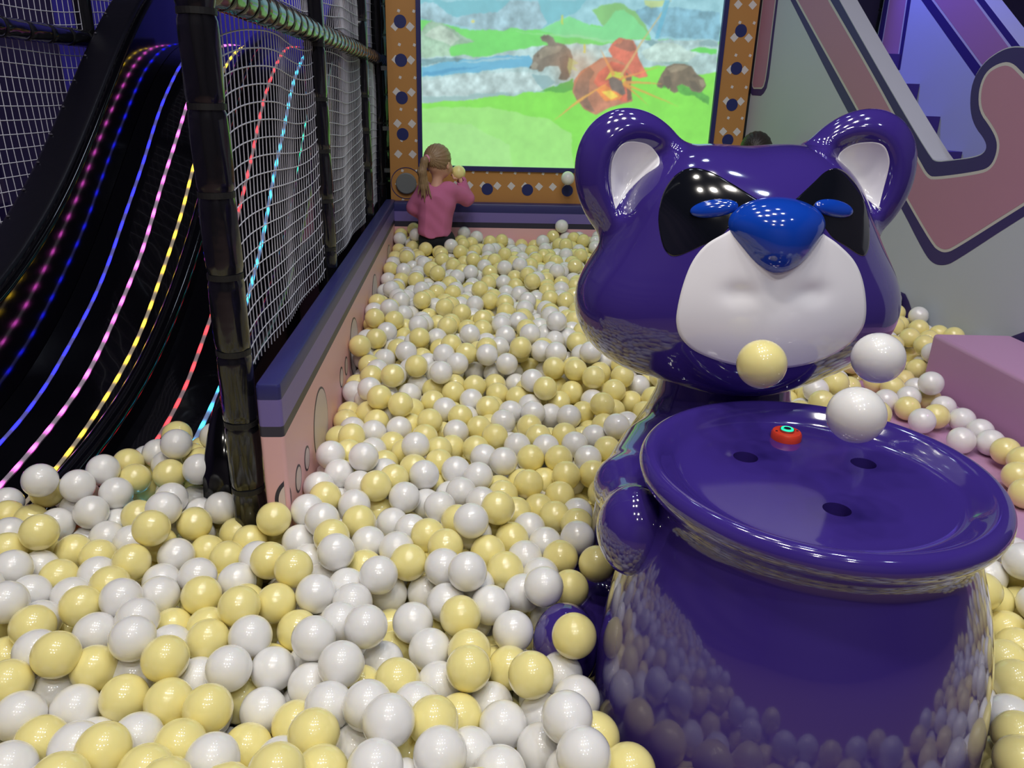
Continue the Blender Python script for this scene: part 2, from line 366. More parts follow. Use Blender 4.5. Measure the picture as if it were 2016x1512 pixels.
for k, (y, x, r) in enumerate([(1.665, -.513, .037), (2.86, PX, .035), (4.12, PX, .035), (5.25, PX, .035)]):
    padded_post('post', (x, y, .2), (x, y, 2.75), r, frame, .172, k)
def rail(p0, p1, r, parent, step=.098, seed=5, name='rail'):
    return padded_post(name, p0, p1, r, parent, step, seed, True, .010)
rail((PX, 1.70, 1.625), (PX, 5.25, 1.60), .036, frame)
def net_panel(parent, X, ya, yb, z_lo, z_hi, cell=.031, r=.0014, seed=0, sag=.016, name='net', cz=None):
    """cords in the plane X between ya and yb; z_lo is a number or a function of y"""
    rr = random.Random(seed); cz = cz or cell * 1.35; f_lo = z_lo if callable(z_lo) else (lambda y: z_lo)
    ny = int(round((yb - ya) / cell)); nz = int((z_hi - min(f_lo(ya), f_lo(yb))) / cz) + 1
    ph = [rr.uniform(0, 6.28) for _ in range(6)]
    def P(i, k):
        u = i / ny; z = z_hi - k * cz; edge = math.sin(math.pi * u)
        dz = sag * (math.sin(2 * math.pi * u + ph[0] + k * .05) * .7 + .35 * math.sin(5 * u + k * .33 + ph[1])) - .028 * (1 - edge) ** 3 * (1 if u < .5 else -.6)
        dy = .004 * math.sin(k * .5 + i * .9 + ph[2]) * edge
        dx = .010 * math.sin(k * .21 + ph[3]) * edge + .006 * math.sin(i * .3 + ph[4])
        return (X + dx, ya + (yb - ya) * u + dy, z + dz * (0 if k == 0 else 1))
    mb = MB()
    for i in range(ny + 1):
        y = ya + (yb - ya) * i / ny; pts = [P(i, k) for k in range(nz + 1)]; lo = f_lo(y); pts = [p for p in pts if p[2] > lo]
        if not pts: continue
        if len(pts) <= nz: pts.append((pts[-1][0], pts[-1][1], lo))
        mb.tube(pts, r, 4, caps=False) if len(pts) > 1 else None
    for k in range(1, nz + 1):
        run = []
        for i in range(ny + 1):
            p = P(i, k)
            if p[2] > f_lo(p[1]): run.append(p)
            else:
                if len(run) > 1: mb.tube(run, r * 1.25, 4, caps=False)
                run = []
        if len(run) > 1: mb.tube(run, r * 1.25, 4, caps=False)
    return mb.build(name, M['net'], parent)
NX = -.512
for k, (a, b) in enumerate([(1.70, 2.825), (2.895, 4.085), (4.155, 5.215)]):
    net_panel(frame, NX, a, b, TOPB - .03 if a < 4.7 else .3, 1.60, seed=k)
    net_panel(frame, NX, a, b, 1.655, 2.5, seed=10 + k)

# ---------------------------------------------------------------- wave slide
PY = [1.2, 1.6, 1.85, 2.1, 2.3, 2.5, 2.7, 2.9, 3.1, 3.3, 3.5, 3.7, 3.9, 4.1, 4.3, 4.5, 4.7, 5.3]
PZ = [.36, .37, .385, .41, .445, .50, .58, .68, .80, .94, 1.09, 1.24, 1.38, 1.50, 1.585, 1.635, 1.65, 1.65]
_y = np.linspace(1.2, 5.3, 206); _z = np.interp(_y, PY, PZ)
for _ in range(14): _z[1:-1] = (_z[:-2] + _z[1:-1] * 2 + _z[2:]) / 4
def pz(y): return float(np.interp(y, _y, _z))
slide = tag(empty('wave_slide', (-1.05, 1.6, .2)), 'tall glossy black slide with glowing coloured light strips running down into the balls', 'slide')
def extrude_profile(name, sec, y0, y1, m, n=110, dzf=None, closed=True, parent=slide, smooth=True):
    """sec: list of (x, dz) swept along the slide's curve; dzf scales dz along y"""
    V = []; F = []; k = len(sec); ys = np.linspace(y0, y1, n)
    for y in ys:
        s_ = dzf(y) if dzf else 1
        for x, dz in sec: V.append((x, y, pz(y) + (dz * s_ if dz > 0 else dz)))
    for i in range(n - 1):
        for j in range(k if closed else k - 1): F.append((i * k + j, (i + 1) * k + j, (i + 1) * k + (j + 1) % k, i * k + (j + 1) % k))
    if closed: F.append(tuple(range(k))); F.append(tuple((n - 1) * k + j for j in reversed(range(k))))
    o = link(name, pydata(V, F), m, parent, smooth)
    if smooth: shade_auto(o, .7)
    return o
extrude_profile('slide_bed', [(-1.47, -.16), (-1.47, 0), (-1.40, -.006), (-1.28, -.008), (-1.16, -.006), (-1.105, 0), (-1.02, 0), (-.94, -.006), (-.82, -.008), (-.72, -.006), (-.655, 0), (-.655, -.16)][::-1], 1.55, 5.2, M['slide'])
nose = lambda y0, ln: (lambda y: math.sqrt(max(0.0, 1 - (max(0, y0 + ln - y) / ln) ** 2)))
def arch(x0, x1, h, r, below=-.14):
    P = [(x0, below)]
    for k in range(6): a = math.pi - k * math.pi / 10; P.append((x0 + r + r * math.cos(a), h - r + r * math.sin(a)))
    for k in range(6): a = math.pi / 2 - k * math.pi / 10; P.append((x1 - r + r * math.cos(a), h - r + r * math.sin(a)))
    return P + [(x1, below)]
wall_l = extrude_profile('side_wall', arch(-1.63, -1.472, .30, .022), 1.60, 5.2, M['slide'])
extrude_profile('top_padding', arch(-1.64, -1.50, .315, .018, .26), 1.60, 5.2, M['slidepad'])
extrude_profile('lane_divider', arch(-1.10, -1.03, .075, .03), 1.62, 5.0, M['slide'], dzf=nose(1.62, .3))
extrude_profile('side_wall', arch(-.655, -.585, .30, .03), 1.735, 5.2, M['slide'], dzf=nose(1.735, .25))
for k in range(11):
    y = 2.60 + k * .135; mb = MB(); c = np.array([-1.641, y, pz(y) + .30]); c[0] = -1.622; c[2] = pz(y) + .3155
    mb.tube([c, c + np.array([0, 0, .004])], .0065, 14); mb.tube([c + np.array([0, 0, .003]), c + np.array([0, 0, .0065])], .0035, 10)
    mb.build('snap_button', mat('dull_snap', (120, 118, 130), .45, metal=.8), slide, False)
def led_mat(name, col, peak, tint):
    m = bpy.data.materials.new(name); m.use_nodes = True; nt = m.node_tree; b = nt.nodes['Principled BSDF']
    b.inputs['Base Color'].default_value = (.12, .12, .12, 1); b.inputs['Roughness'].default_value = .4
    at_ = nt.nodes.new('ShaderNodeAttribute'); at_.attribute_name = 'run'
    r = nt.nodes.new('ShaderNodeValToRGB'); e = r.color_ramp.elements; e[0].position = .12; e[0].color = (*tint, 1); e[1].position = 1; e[1].color = (*[c * 1 for c in col], 1)
    e2 = r.color_ramp.elements.new(.55); e2.color = (*[c * .42 + t * .2 for c, t in zip(col, tint)], 1)
    nt.links.new(at_.outputs['Fac'], r.inputs[0]); nt.links.new(r.outputs[0], b.inputs['Emission Color'])
    mt = nt.nodes.new('ShaderNodeMath'); mt.operation = 'POWER'; mt.inputs[1].default_value = 1.6; nt.links.new(at_.outputs['Fac'], mt.inputs[0])
    ma = nt.nodes.new('ShaderNodeMath'); ma.operation = 'MULTIPLY_ADD'; ma.inputs[1].default_value = peak; ma.inputs[2].default_value = .9; nt.links.new(mt.outputs[0], ma.inputs[0])
    nt.links.new(ma.outputs[0], b.inputs['Emission Strength']); return m
strips = [('blue', -1.39, (.003, .006, 1), (.03, .03, .30)), ('pink', -1.28, (1, .10, .78), (.20, .14, .20)), ('yellow', -1.17, (1, .62, .02), (.22, .17, .11)),
          ('red', -.935, (1, .02, .03), (.16, .09, .10)), ('cyan', -.82, (.03, .55, 1), (.10, .16, .34)), ('green', -.72, (.01, .85, .38), (.03, .16, .14))]
for nm, x, col, tint in strips:
    ys = np.arange(1.56, 5.15, .009); z = np.array([pz(y) for y in ys]); arc = np.concatenate([[0], np.cumsum(np.hypot(np.diff(ys), np.diff(z)))])
    V = []; F = []
    sec = [(-.0062, -.004), (-.0062, .002), (-.0035, .0045), (.0035, .0045), (.0062, .002), (.0062, -.004)]; k = len(sec)
    for i, y in enumerate(ys):
        wob = .002 * math.sin(arc[i] * 9 + x * 40)
        for dx, dz in sec: V.append((x + dx + wob, y, z[i] + dz - .006))
    for i in range(len(ys) - 1):
        for j in range(k - 1): F.append((i * k + j, (i + 1) * k + j, (i + 1) * k + j + 1, i * k + j + 1))
    me = pydata(V, F); o = link('light_strip', me, led_mat(nm + '_light_strip', col, 4.6, tint), slide, True)
    att = me.attributes.new('run', 'FLOAT', 'POINT'); ph = (arc / .098 + abs(x) * 7) % 1
    val = np.clip(.5 + .5 * np.cos(2 * np.pi * ph), 0, 1) ** 1.3
    att.data.foreach_set('value', np.repeat(val, k).astype(np.float32)); o['label'] = 'glowing %s light strip' % nm
# landing behind the crest
mb = MB(); mb.box((-1.63, 5.2, .2), (-.585, 5.5, 1.66)); mb.build('landing', M['slidepad'], slide)

# net frame behind the slide's left wall
bf = tag(empty('net_frame', (-1.62, 3.83, .5)), 'dark padded rail and post with white netting behind the upper left side of the slide', 'climbing frame')
BX = -1.682
rail((BX, 1.8, 1.625), (BX, 4.5, 1.61), .036, bf, .17, 21)
padded_post('post', (BX, 3.86, 1.61), (BX, 3.86, 2.9), .036, bf, .4, 22)
padded_post('post', (BX, 2.2, .2), (BX, 2.2, 2.9), .036, bf, .4, 23)
net_panel(bf, BX, 2.24, 4.2, lambda y: pz(y) + .06, 1.60, .046, .0016, 31, .010, cz=.050)
net_panel(bf, BX, 2.24, 3.82, 1.65, 2.5, .046, .0016, 32, .010, cz=.05)
net_panel(bf, BX, 3.90, 4.9, 1.65, 2.5, .046, .0016, 33, .010, cz=.05)

# far room dressing seen through the nets
mb = MB(); mb.box((-3.19, 4.2, 1.3), (-3.1, 5.4, 1.62)); o = mb.build('wall_box', mat('dark_wall_box', (24, 20, 34), .7)); bevel(o, .01)
tag(o, 'dark box mounted on the violet wall behind the far left net', 'wall box')
for k, (y0, y1, z0, z1, c) in enumerate([(3.3, 3.95, 1.9, 2.7, (172, 160, 186)), (4.15, 4.7, 1.85, 2.7, (120, 110, 190)), (4.85, 5.3, 1.9, 2.7, (150, 140, 190))]):
    mb = MB(); mb.box((-3.19, y0, z0), (-3.16, y1, z1)); o = mb.build('wall_panel', mat('wall_panel_%d' % k, c, .6))
    tag(o, ['pale grey flat panel high on the left wall behind the net', 'blue violet flat panel high on the left wall', 'lilac flat panel high on the left wall near the slide top'][k], 'panel')
mb = MB(); mb.box((-2.6, 5.55, .2), (-.62, 5.66, 3.2)); o = mb.build('backdrop_panel', mat('violet_backdrop', (70, 62, 190), .5, noise=(.8, .1)))
tag(o, 'smooth violet blue lit panel standing behind the top of the black slide', 'panel')

# ---------------------------------------------------------------- game screen with orange frame
board = tag(empty('game_screen', (.62, 4.75, .81)), 'large orange framed projection screen showing bears in a green meadow, behind the pit', 'screen')
BY = 4.75; FX0, FX1, FZ0, FZ1 = -.435, 1.676, .812, 2.62; SX0, SX1, SZ0, SZ1 = -.268, 1.497, .995, 2.44
mb = MB()
for a, b in (((FX0, BY, FZ0), (SX0, BY + .12, FZ1)), ((SX1, BY, FZ0), (FX1, BY + .12, FZ1)), ((SX0, BY, FZ0), (SX1, BY + .12, SZ0)), ((SX0, BY, SZ1), (SX1, BY + .12, FZ1))): mb.box(a, b, 0)
fb = lambda e: (lambda u, v: (u, BY - e, v))
def on_frame(x, z, r): return (FX0 + r * .3 < x < SX0 - r * .2 or SX1 + r * .2 < x < FX1 - r * .3 or ((FX0 < x < FX1) and (FZ0 + r * .5 < z < SZ0 - r * .2)))
def dia(cx_, cz, r, e, rot=.08):
    P = [(cx_ + r * math.cos(rot + k * math.pi / 2), cz + r * math.sin(rot + k * math.pi / 2)) for k in range(4)]
    P = [(min(max(a, FX0 + .002), FX1 - .002), max(b, FZ0 + .002)) for a, b in P]; decal(mb, P, fb(e), 1)
for i in range(-1, 27):
    for k in range(-5, 7):
        x, z = -.385 + .0842 * i, 1.767 - .1715 * k
        if on_frame(x, z, .026): dia(x, z, .025, .0008)
        x, z = -.363 + .0842 * i, 1.8465 - .172 * k
        if on_frame(x, z, .012): dia(x, z, .0105, .0008, .4)
circ = [(-.356, 1.793 - .2 * k) for k in range(-3, 4)] + [(1.586, 1.804 - .2 * k) for k in range(-3, 5)] + [(.144 + .2435 * k, .889) for k in range(-1, 6)]
for x, z in circ: decal(mb, disc_pts(x, z, .0345), fb(.0016), 2)
n = 56; V = [(-.341 + r * math.cos(2 * math.pi * k / n), BY - .002, .914 + r * math.sin(2 * math.pi * k / n)) for r in (.0885, .0925) for k in range(n)]
mb.add(V, [(k, (k + 1) % n, n + (k + 1) % n, n + k) for k in range(n)], 2)
mb.build('frame', [M['orange'], M['diamond'], M['dot']], board)
mb = MB(); mb.tube([(-.341, BY, .914), (-.341, BY - .018, .914), (-.341, BY - .022, .914)], [.061, .061, .056], 40); o = mb.build('round_button', M['grey'], board, False); o['label'] = 'grey round button'; shade_auto(o, .6)
mb = MB(); e = .026
for a, b in (((SX0, BY - .012, SZ0), (SX0 + e, BY + .03, SZ1)), ((SX1 - e, BY - .012, SZ0), (SX1, BY + .03, SZ1)), ((SX0 + e, BY - .012, SZ0), (SX1 - e, BY + .03, SZ0 + e)), ((SX0 + e, BY - .012, SZ1 - e), (SX1 - e, BY + .03, SZ1))): mb.box(a, b)
o = mb.build('border', M['navy'], board)
# picture: polygons painted on a fine grid of the screen's own surface
NU, NV = 520, 430
u = np.linspace(SX0 + e, SX1 - e, NU); v = np.linspace(SZ0 + e, SZ1 - e, NV); UU, VV = np.meshgrid(u, v, indexing='ij')
def vnoise(scale, seed, octv=4):
    r = np.random.RandomState(seed); out = 0; amp = 1; tot = 0
    for o_ in range(octv):
        gx = UU * scale * 2 ** o_ + 50; gz = VV * scale * 2 ** o_ + 50; T = r.rand(256, 256); ix = gx.astype(int); iz = gz.astype(int); fx_ = gx - ix; fz_ = gz - iz
        fx_ = fx_ * fx_ * (3 - 2 * fx_); fz_ = fz_ * fz_ * (3 - 2 * fz_)
        g_ = lambda a, b: T[(ix + a) % 256, (iz + b) % 256]
        out = out + amp * ((g_(0, 0) * (1 - fx_) + g_(1, 0) * fx_) * (1 - fz_) + (g_(0, 1) * (1 - fx_) + g_(1, 1) * fx_) * fz_); tot += amp; amp *= .55
    return out / tot - .5
def inside(P, du=0, dv=0):
    P = np.array(P, float).reshape(-1, 2) / 1000; X_, Z_ = UU + du, VV + dv; r = np.zeros(X_.shape, bool)
    for (xa, za), (xb, zb) in zip(P, np.roll(P, -1, 0)):
        c = (za > Z_) != (zb > Z_); r ^= c & (X_ < (xb - xa) * (Z_ - za) / (zb - za + 1e-12) + xa)
    return r
img = np.ones((NU, NV, 3)) * np.array([150, 205, 225.]); wob = vnoise(14, 3) * .03; wob2 = vnoise(14, 4) * .03; n1 = vnoise(26, 5, 5); n2 = vnoise(8, 6, 4)
img += n1[..., None] * 60
for i, (r_, g_, b_, al, P) in enumerate(PICT):
    k = .25 if i > 28 else 1; ms = inside(P, wob * k, wob2 * k)[..., None] * al
    col = np.array([r_, g_, b_]) * (1 + (n1 * (.62 if i in (1, 2, 7, 8, 9, 10, 11, 15, 18, 20) else .55 if i > 27 and i < 42 else .10) + n2 * .12)[..., None]); img = img * (1 - ms) + col * ms
g0 = np.exp(-(((UU - .66) / .13) ** 2 + ((VV - 1.60) / .10) ** 2)) * .35; img = img * (1 - g0[..., None]) + np.array([255, 120, 60]) * g0[..., None]
for _ in range(2):
    for ax_ in (0, 1): img = (np.roll(img, 1, ax_) + img * 2 + np.roll(img, -1, ax_)) / 4
img = img * .76 + np.array([180, 215, 195]) * .24
img = np.clip(img, 0, 255) / 255; img = np.where(img <= .04045, img / 12.92, ((img + .055) / 1.055) ** 2.4)
V = np.stack([UU, np.full(UU.shape, BY + .012), VV], -1).reshape(-1, 3); I = np.arange(NU * NV).reshape(NU, NV)
F = np.stack([I[:-1, :-1], I[1:, :-1], I[1:, 1:], I[:-1, 1:]], -1).reshape(-1, 4)
me = np_mesh(V, F); ca = me.color_attributes.new('picture', 'FLOAT_COLOR', 'POINT'); ca.data.foreach_set('color', np.concatenate([img, np.ones((NU, NV, 1))], -1).astype(np.float32).ravel())
m = bpy.data.materials.new('lit_picture'); m.use_nodes = True; nt = m.node_tree; b = nt.nodes['Principled BSDF']; a_ = nt.nodes.new('ShaderNodeVertexColor'); a_.layer_name = 'picture'
b.inputs['Base Color'].default_value = (.03, .03, .03, 1); b.inputs['Roughness'].default_value = .6; nt.links.new(a_.outputs[0], b.inputs['Emission Color']); b.inputs['Emission Strength'].default_value = SCREEN
link('screen', me, m, board)
padded_post('corner_post', (-.50, 4.83, .2), (-.50, 4.83, 2.75), .03, board, .35, 40)
mb = MB(); mb.box((1.677, BY + .0, .2), (1.70, BY + .14, 2.7)); mb.build('side_post', M['pad'], board)
for z in (1.55, 1.22, .98):
    mb = MB(); mb.box((-.478, 4.81, z - .012), (-.436, 4.83, z + .012)); mb.build('clamp', M['steel'], board)

# ---------------------------------------------------------------- slanted stair house with printed front on the right
WA = np.array([1.69, 4.75]); WU = np.array([.168191, -.985755]); WN = np.array([.985755, .168191])   # along the wall, away from the pit
def wp(off): return lambda u, z: (WA[0] + WU[0] * u + WN[0] * off, WA[1] + WU[1] * u + WN[1] * off, z)
def smooth_poly(P, it=2):
    for _ in range(it):
        Q = []
        for i in range(len(P)):
            a, b = P[i], P[(i + 1) % len(P)]; Q += [(a[0] * .75 + b[0] * .25, a[1] * .75 + b[1] * .25), (a[0] * .25 + b[0] * .75, a[1] * .25 + b[1] * .75)]
        P = Q
    return P
def slab(mb, P, t0, t1, m_face=0, m_edge=0):
    """polygon P (u,z) as a slab between wall offsets t0 (pit side) and t1"""
    n = len(P); A_ = [wp(t0)(*p) for p in P]; B_ = [wp(t1)(*p) for p in P]; k = len(mb.v); mb.v += A_ + B_
    mb.f += [tuple(k + i for i in range(n)), tuple(k + n + i for i in reversed(range(n)))]; mb.m += [m_face, m_face]
    for i in range(n): mb.f.append((k + i, k + n + i, k + n + (i + 1) % n, k + (i + 1) % n)); mb.m.append(m_edge)
def flat(mb, P, e, m): mb.add([wp(-e)(*p) for p in P], [tuple(range(len(P)))], m)
house = tag(empty('stair_house', (1.9, 3.4, .2)), 'pale stair wall with pink graphics and white slanting rail, right of the pit', 'play structure')
top_edge = [(0, 2.52), (.731, 1.90), (1.173, 1.534), (1.545, 1.235), (1.585, 1.222), (1.652, 1.233), (1.79, 1.258), (1.828, 1.285), (1.815, 1.32), (1.737, 1.374), (1.695, 1.442), (1.679, 1.531), (1.714, 1.598), (1.781, 1.638), (1.837, 1.65), (1.91, 1.642), (2.00, 1.632), (2.2, 1.62), (2.5, 1.62)]
mb = MB()
def _round(P, it=2):
    for _ in range(it):
        Q = [P[0]]
        for a_, b_ in zip(P[:-1], P[1:]): Q += [(a_[0] * .75 + b_[0] * .25, a_[1] * .75 + b_[1] * .25), (a_[0] * .25 + b_[0] * .75, a_[1] * .25 + b_[1] * .75)]
        P = Q + [P[-1]]
    return P
top_edge = _round(top_edge)
P = [(-.02, .2)] + [(-.02, 2.54)] + top_edge[1:] + [(2.6, 1.58), (3.4, 1.50), (3.4, .2)]
slab(mb, P, 0, .10, 0, 1); front = mb.build('front_wall', [M['panel'], M['cap']], house)
pk_top = [(.661, 1.906), (1.123, 1.534), (1.514, 1.198), (1.556, 1.168), (1.591, 1.162), (1.817, 1.209), (1.866, 1.231), (1.879, 1.28), (1.867, 1.326), (1.821, 1.371), (1.75, 1.423), (1.722, 1.497), (1.733, 1.564), (1.786, 1.596), (1.845, 1.601), (1.912, 1.559), (2.0, 1.50), (2.12, 1.44), (2.35, 1.42)]
nv = [(2.5, 1.40), (2.067, 1.072), (1.801, .848), (1.753, .821), (1.692, .814), (1.629, .845), (1.415, 1.028), (.908, 1.42), (.293, 1.939), (-.019, 2.20), (-.019, 2.50)]
pk = [(2.35, 1.33), (2.056, 1.107), (1.785, .893), (1.745, .873), (1.709, .872), (1.662, .888), (1.424, 1.071), (.977, 1.432), (.339, 1.937), (-.019, 2.235), (-.019, 2.47)]
def round_line(P, it=2):
    for _ in range(it):
        Q = [P[0]]
        for a_, b_ in zip(P[:-1], P[1:]): Q += [(a_[0] * .75 + b_[0] * .25, a_[1] * .75 + b_[1] * .25), (a_[0] * .25 + b_[0] * .75, a_[1] * .25 + b_[1] * .75)]
        P = Q + [P[-1]]
    return P
nv, pk, pk_top = round_line(nv), round_line(pk), round_line(pk_top)
mb = MB(); flat(mb, [(u_, z_ - .004) for u_, z_ in top_edge[1:-1]] + nv, .0008, 2)
ln = [(u_, z_ - .004) for u_, z_ in pk_top] + pk; flat(mb, ln, .0014, 1)
cu, cz = 1.3, 1.25
def inset(P, d):
    out = []; n = len(P)
    area = sum(P[i][0] * P[(i + 1) % n][1] - P[(i + 1) % n][0] * P[i][1] for i in range(n)); sgn = 1 if area > 0 else -1
    for i in range(n):
        a, b, c = np.array(P[i - 1]), np.array(P[i]), np.array(P[(i + 1) % n]); e1 = (b - a) / (np.linalg.norm(b - a) + 1e-9); e2 = (c - b) / (np.linalg.norm(c - b) + 1e-9)
        n1_ = np.array([-e1[1], e1[0]]) * sgn; n2_ = np.array([-e2[1], e2[0]]) * sgn; h = n1_ + n2_; h /= np.linalg.norm(h) + 1e-9; out.append(tuple(b + h * d / max(.6, h @ n1_)))
    return out
flat(mb, inset(ln, .012), .002, 0)
bar = [(-.015, 2.5), (-.015, 1.497), (-.003, 1.475), (.02, 1.460), (.12, 1.458), (.148, 1.472), (.172, 1.50), (.181, 1.56), (.172, 1.80), (.15, 2.5)]
flat(mb, bar, .0008, 2); b2 = [(.0, 2.5), (.002, 1.53), (.010, 1.508), (.03, 1.495), (.12, 1.495), (.140, 1.508), (.150, 1.54), (.153, 1.62), (.135, 2.5)]
flat(mb, b2, .0014, 1); flat(mb, inset(b2, .009), .002, 0)
tri = [(1.20, .205), (1.20, 1.02), (1.57, .645), (1.595, .632), (1.63, .60), (1.73, .485), (1.95, .205)]
flat(mb, [(1.16, .205), (1.50, .66), (1.57, .655), (1.60, .63), (1.735, .475), (1.93, .205)], .0022, 2)
flat(mb, [(2.13, .625), (2.5, .88), (2.5, .80), (2.2, .60)], .0022, 2)
mb.build('printed_graphic', [M['facepink'], M['faceline'], M['facenavy']], front)
# soft white capping along the slanted edge
# far wall of the stairs
O2 = .80
mb = MB(); far_top = [(-.9, 2.95), (.40, 2.23), (1.09, 1.91), (1.41, 1.72), (2.6, 1.0), (2.6, .2), (-.9, .2)]
far_top = [(-.02, 2.66), (.758, 1.936), (1.04, 1.716), (2.4, .75), (2.4, .2), (-.02, .2)]
slab(mb, far_top, O2, O2 + .11, 0, 1); farw = mb.build('rear_wall', [M['panel'], M['cap']], house)
mb = MB(); fo = lambda P, e, m_: mb.add([wp(O2 - e)(*p) for p in P], [tuple(range(len(P)))], m_)
fo([(.10, 2.157), (.701, 1.941 + .06), (.758, 1.936), (1.04, 1.716), (1.3, 1.535), (1.2, 1.42), (.845, 1.575), (.815, 1.576), (.30, 1.977), (-.01, 2.22), (-.01, 2.64), (.0, 2.64)][2:], .001, 2)
fo([(.70, 1.945), (.983, 1.722), (1.2, 1.55), (1.1, 1.45), (.839, 1.62), (.381, 1.97), (-.005, 2.27), (-.005, 2.60)], .002, 1)
fo([(.685, 1.945), (.97, 1.718), (1.19, 1.54), (1.1, 1.462), (.843, 1.632), (.387, 1.982), (0, 2.29), (0, 2.58)], .003, 0)
fo([(-.015, 2.3), (-.015, 1.62), (.236, 1.62), (.215, 1.99), (.19, 2.1)], .001, 2)
fo([(.02, 2.25), (.035, 1.7), (.205, 1.7), (.178, 2.1)], .002, 1); fo([(.03, 2.24), (.044, 1.69), (.196, 1.69), (.168, 2.1)], .003, 0)
mb.build('printed_graphic', [M['facepink'], M['faceline'], M['facenavy']], farw)
for k, (u_, z_) in enumerate([(1.26, .885), (1.05, 1.048), (.842, 1.213), (.633, 1.38), (.424, 1.545), (.222, 1.706)]):
    mb = MB(); P = [(u_, .2), (u_, z_ - .002), (u_ - .209, z_ - .002), (u_ - .209, .2)]
    slab(mb, P, .102, O2 - .004); o = mb.build('step', M['step'], house)
for x, y, r in ((2.72, 5.35, .04),):
    o = padded_post('post', (x, y, .2), (x, y, 3.6), r, None, .3, 50); tag(o, 'dark padded post standing behind the stairs at upper right', 'post')

# ---------------------------------------------------------------- pink ledge and block
mb = MB(); mb.box((1.24, 1.46, .2), (1.72, 2.62, .47)); o = mb.build('padded_ledge', M['mat_pink']); bevel(o, .015)
tag(o, 'low pink padded ledge beside the purple cauldron with loose balls lying on it', 'ledge')
V = [(1.735, .9, .2), (2.035, .9, .2), (2.035, 2.62, .2), (1.735, 2.62, .2), (1.735, .9, .665), (2.035, .9, .655), (2.035, 2.62, .648), (1.735, 2.62, .652)]
o = link('foam_block', pydata(V, [(3, 2, 1, 0), (4, 5, 6, 7), (0, 1, 5, 4), (1, 2, 6, 5), (2, 3, 7, 6), (3, 0, 4, 7)]), M['mat_pink']); bevel(o, .014)
tag(o, 'pink foam block with flat top at the right edge of the ball pit', 'foam block')

# ---------------------------------------------------------------- the raccoon with its cauldron
HC = np.array([.552, 1.50, 1.08]); HR = rotm('y', -.022) @ rotm('z', -.03)
def loc(P): return (P - HC) @ HR
def unloc(q): return np.asarray(q) @ HR.T + HC
def head_sdf(q):
    a = np.sqrt(q[..., 0] ** 2 + 2e-4); s = np.stack([a, q[..., 1], q[..., 2]], -1)
    d = ell(s, (0, 0, .075), (.25, .225, .205)); d = smin(d, ell(s, (.1, .0, .14), (.12, .14, .135)), .06)
    d = smin(d, ell(s, (.12, 0, -.02), (.205, .20, .155)), .07)
    d = smin(d, ell(s, (0, -.10, -.035), (.175, .135, .15)), .06)
    fr_ = np.clip(-q[..., 1] * 8, 0, 1); d = d + fr_ * (.008 * np.exp(-(q[..., 0] / .022) ** 2 - ((q[..., 2] - .075) / .045) ** 2) + .007 * np.exp(-((a - .062) / .030) ** 2 - ((q[..., 2] - .052) / .018) ** 2))
    R = rotm('y', .50) @ rotm('z', -.12); e = (s - np.array([.211, .02, .211])) @ R
    ear = smax(ell(e, (0, 0, 0), (.115, .062, .146)), -ell(e, (-.012, -.085, -.012), (.092, .085, .118)), .02)
    return smin(d, ear, .03)
def nose_sdf(p):
    s = np.stack([np.abs(p[..., 0]), p[..., 1], p[..., 2]], -1)
    return smin(ell(s, (0, -.178, .163), (.086, .064, .047)), ell(s, (0, -.198, .125), (.046, .048, .042)), .05)
def body_sdf(P):
    a = P.copy(); a[..., 0] = np.sqrt((a[..., 0] - .556) ** 2 + 1e-5)
    d = ell(a, (0, 1.54, .50), (.25, .20, .32)); d = smin(d, capsule(a, (0, 1.50, .74), (0, 1.50, .98), .165, .115), .08)
    d = smin(d, capsule(a, (.165, 1.42, .75), (.248, 1.27, .755), .07, .055), .06); d = smin(d, capsule(a, (.248, 1.27, .755), (.262, 1.12, .765), .052, .05), .03)
    d = smin(d, ell(a, (.270, 1.09, .772), (.062, .07, .078)), .03); d = smin(d, capsule(a, (.22, 1.50, .30), (.345, 1.27, .33), .12, .06), .04)
    return smin(d, ell(a, (.356, 1.20, .445), (.064, .075, .085)), .02)
PC = (.558, 1.055)
POT = [(.20, .300), (.35, .317), (.5, .318), (.62, .306), (.72, .284), (.80, .256), (.835, .244)]
def pot_sdf(P):
    r = np.sqrt((P[..., 0] - PC[0]) ** 2 + (P[..., 1] - PC[1]) ** 2); z = P[..., 2]
    rr = np.interp(z, [p[0] for p in POT] + [.87, .9, .912], [p[1] for p in POT] + [.27, .276, .27]); return np.maximum((r - rr) * .9, np.maximum(z - .912, .2 - z))
fig = tag(empty('raccoon_cauldron', (.56, 1.3, .2)), 'big glossy purple raccoon figure with black eye patches hugging a cauldron', 'play figure')
V, F = sdf_mesh(lambda q: head_sdf(q), (-.375, -.27, -.21), (.375, .25, .395), .0062)
head = link('head', np_mesh(unloc(V), F), M['purple'], fig, True)
V, F = sdf_mesh(nose_sdf, (-.10, -.26, .07), (.10, -.10, .23), .003); o = link('nose', np_mesh(unloc(V), F), M['blue_gloss'], head, True); o['label'] = 'glossy blue nose'
def catmull(P, n=7):
    P = [np.array(p, float) for p in P]; out = []; k = len(P)
    for i in range(k):
        p0, p1, p2, p3 = P[i - 1], P[i], P[(i + 1) % k], P[(i + 2) % k]
        for j in range(n):
            t = j / n; out.append(.5 * ((2 * p1) + (-p0 + p2) * t + (2 * p0 - 5 * p1 + 4 * p2 - p3) * t * t + (-p0 + 3 * p1 - 3 * p2 + p3) * t ** 3))
    return np.array(out)
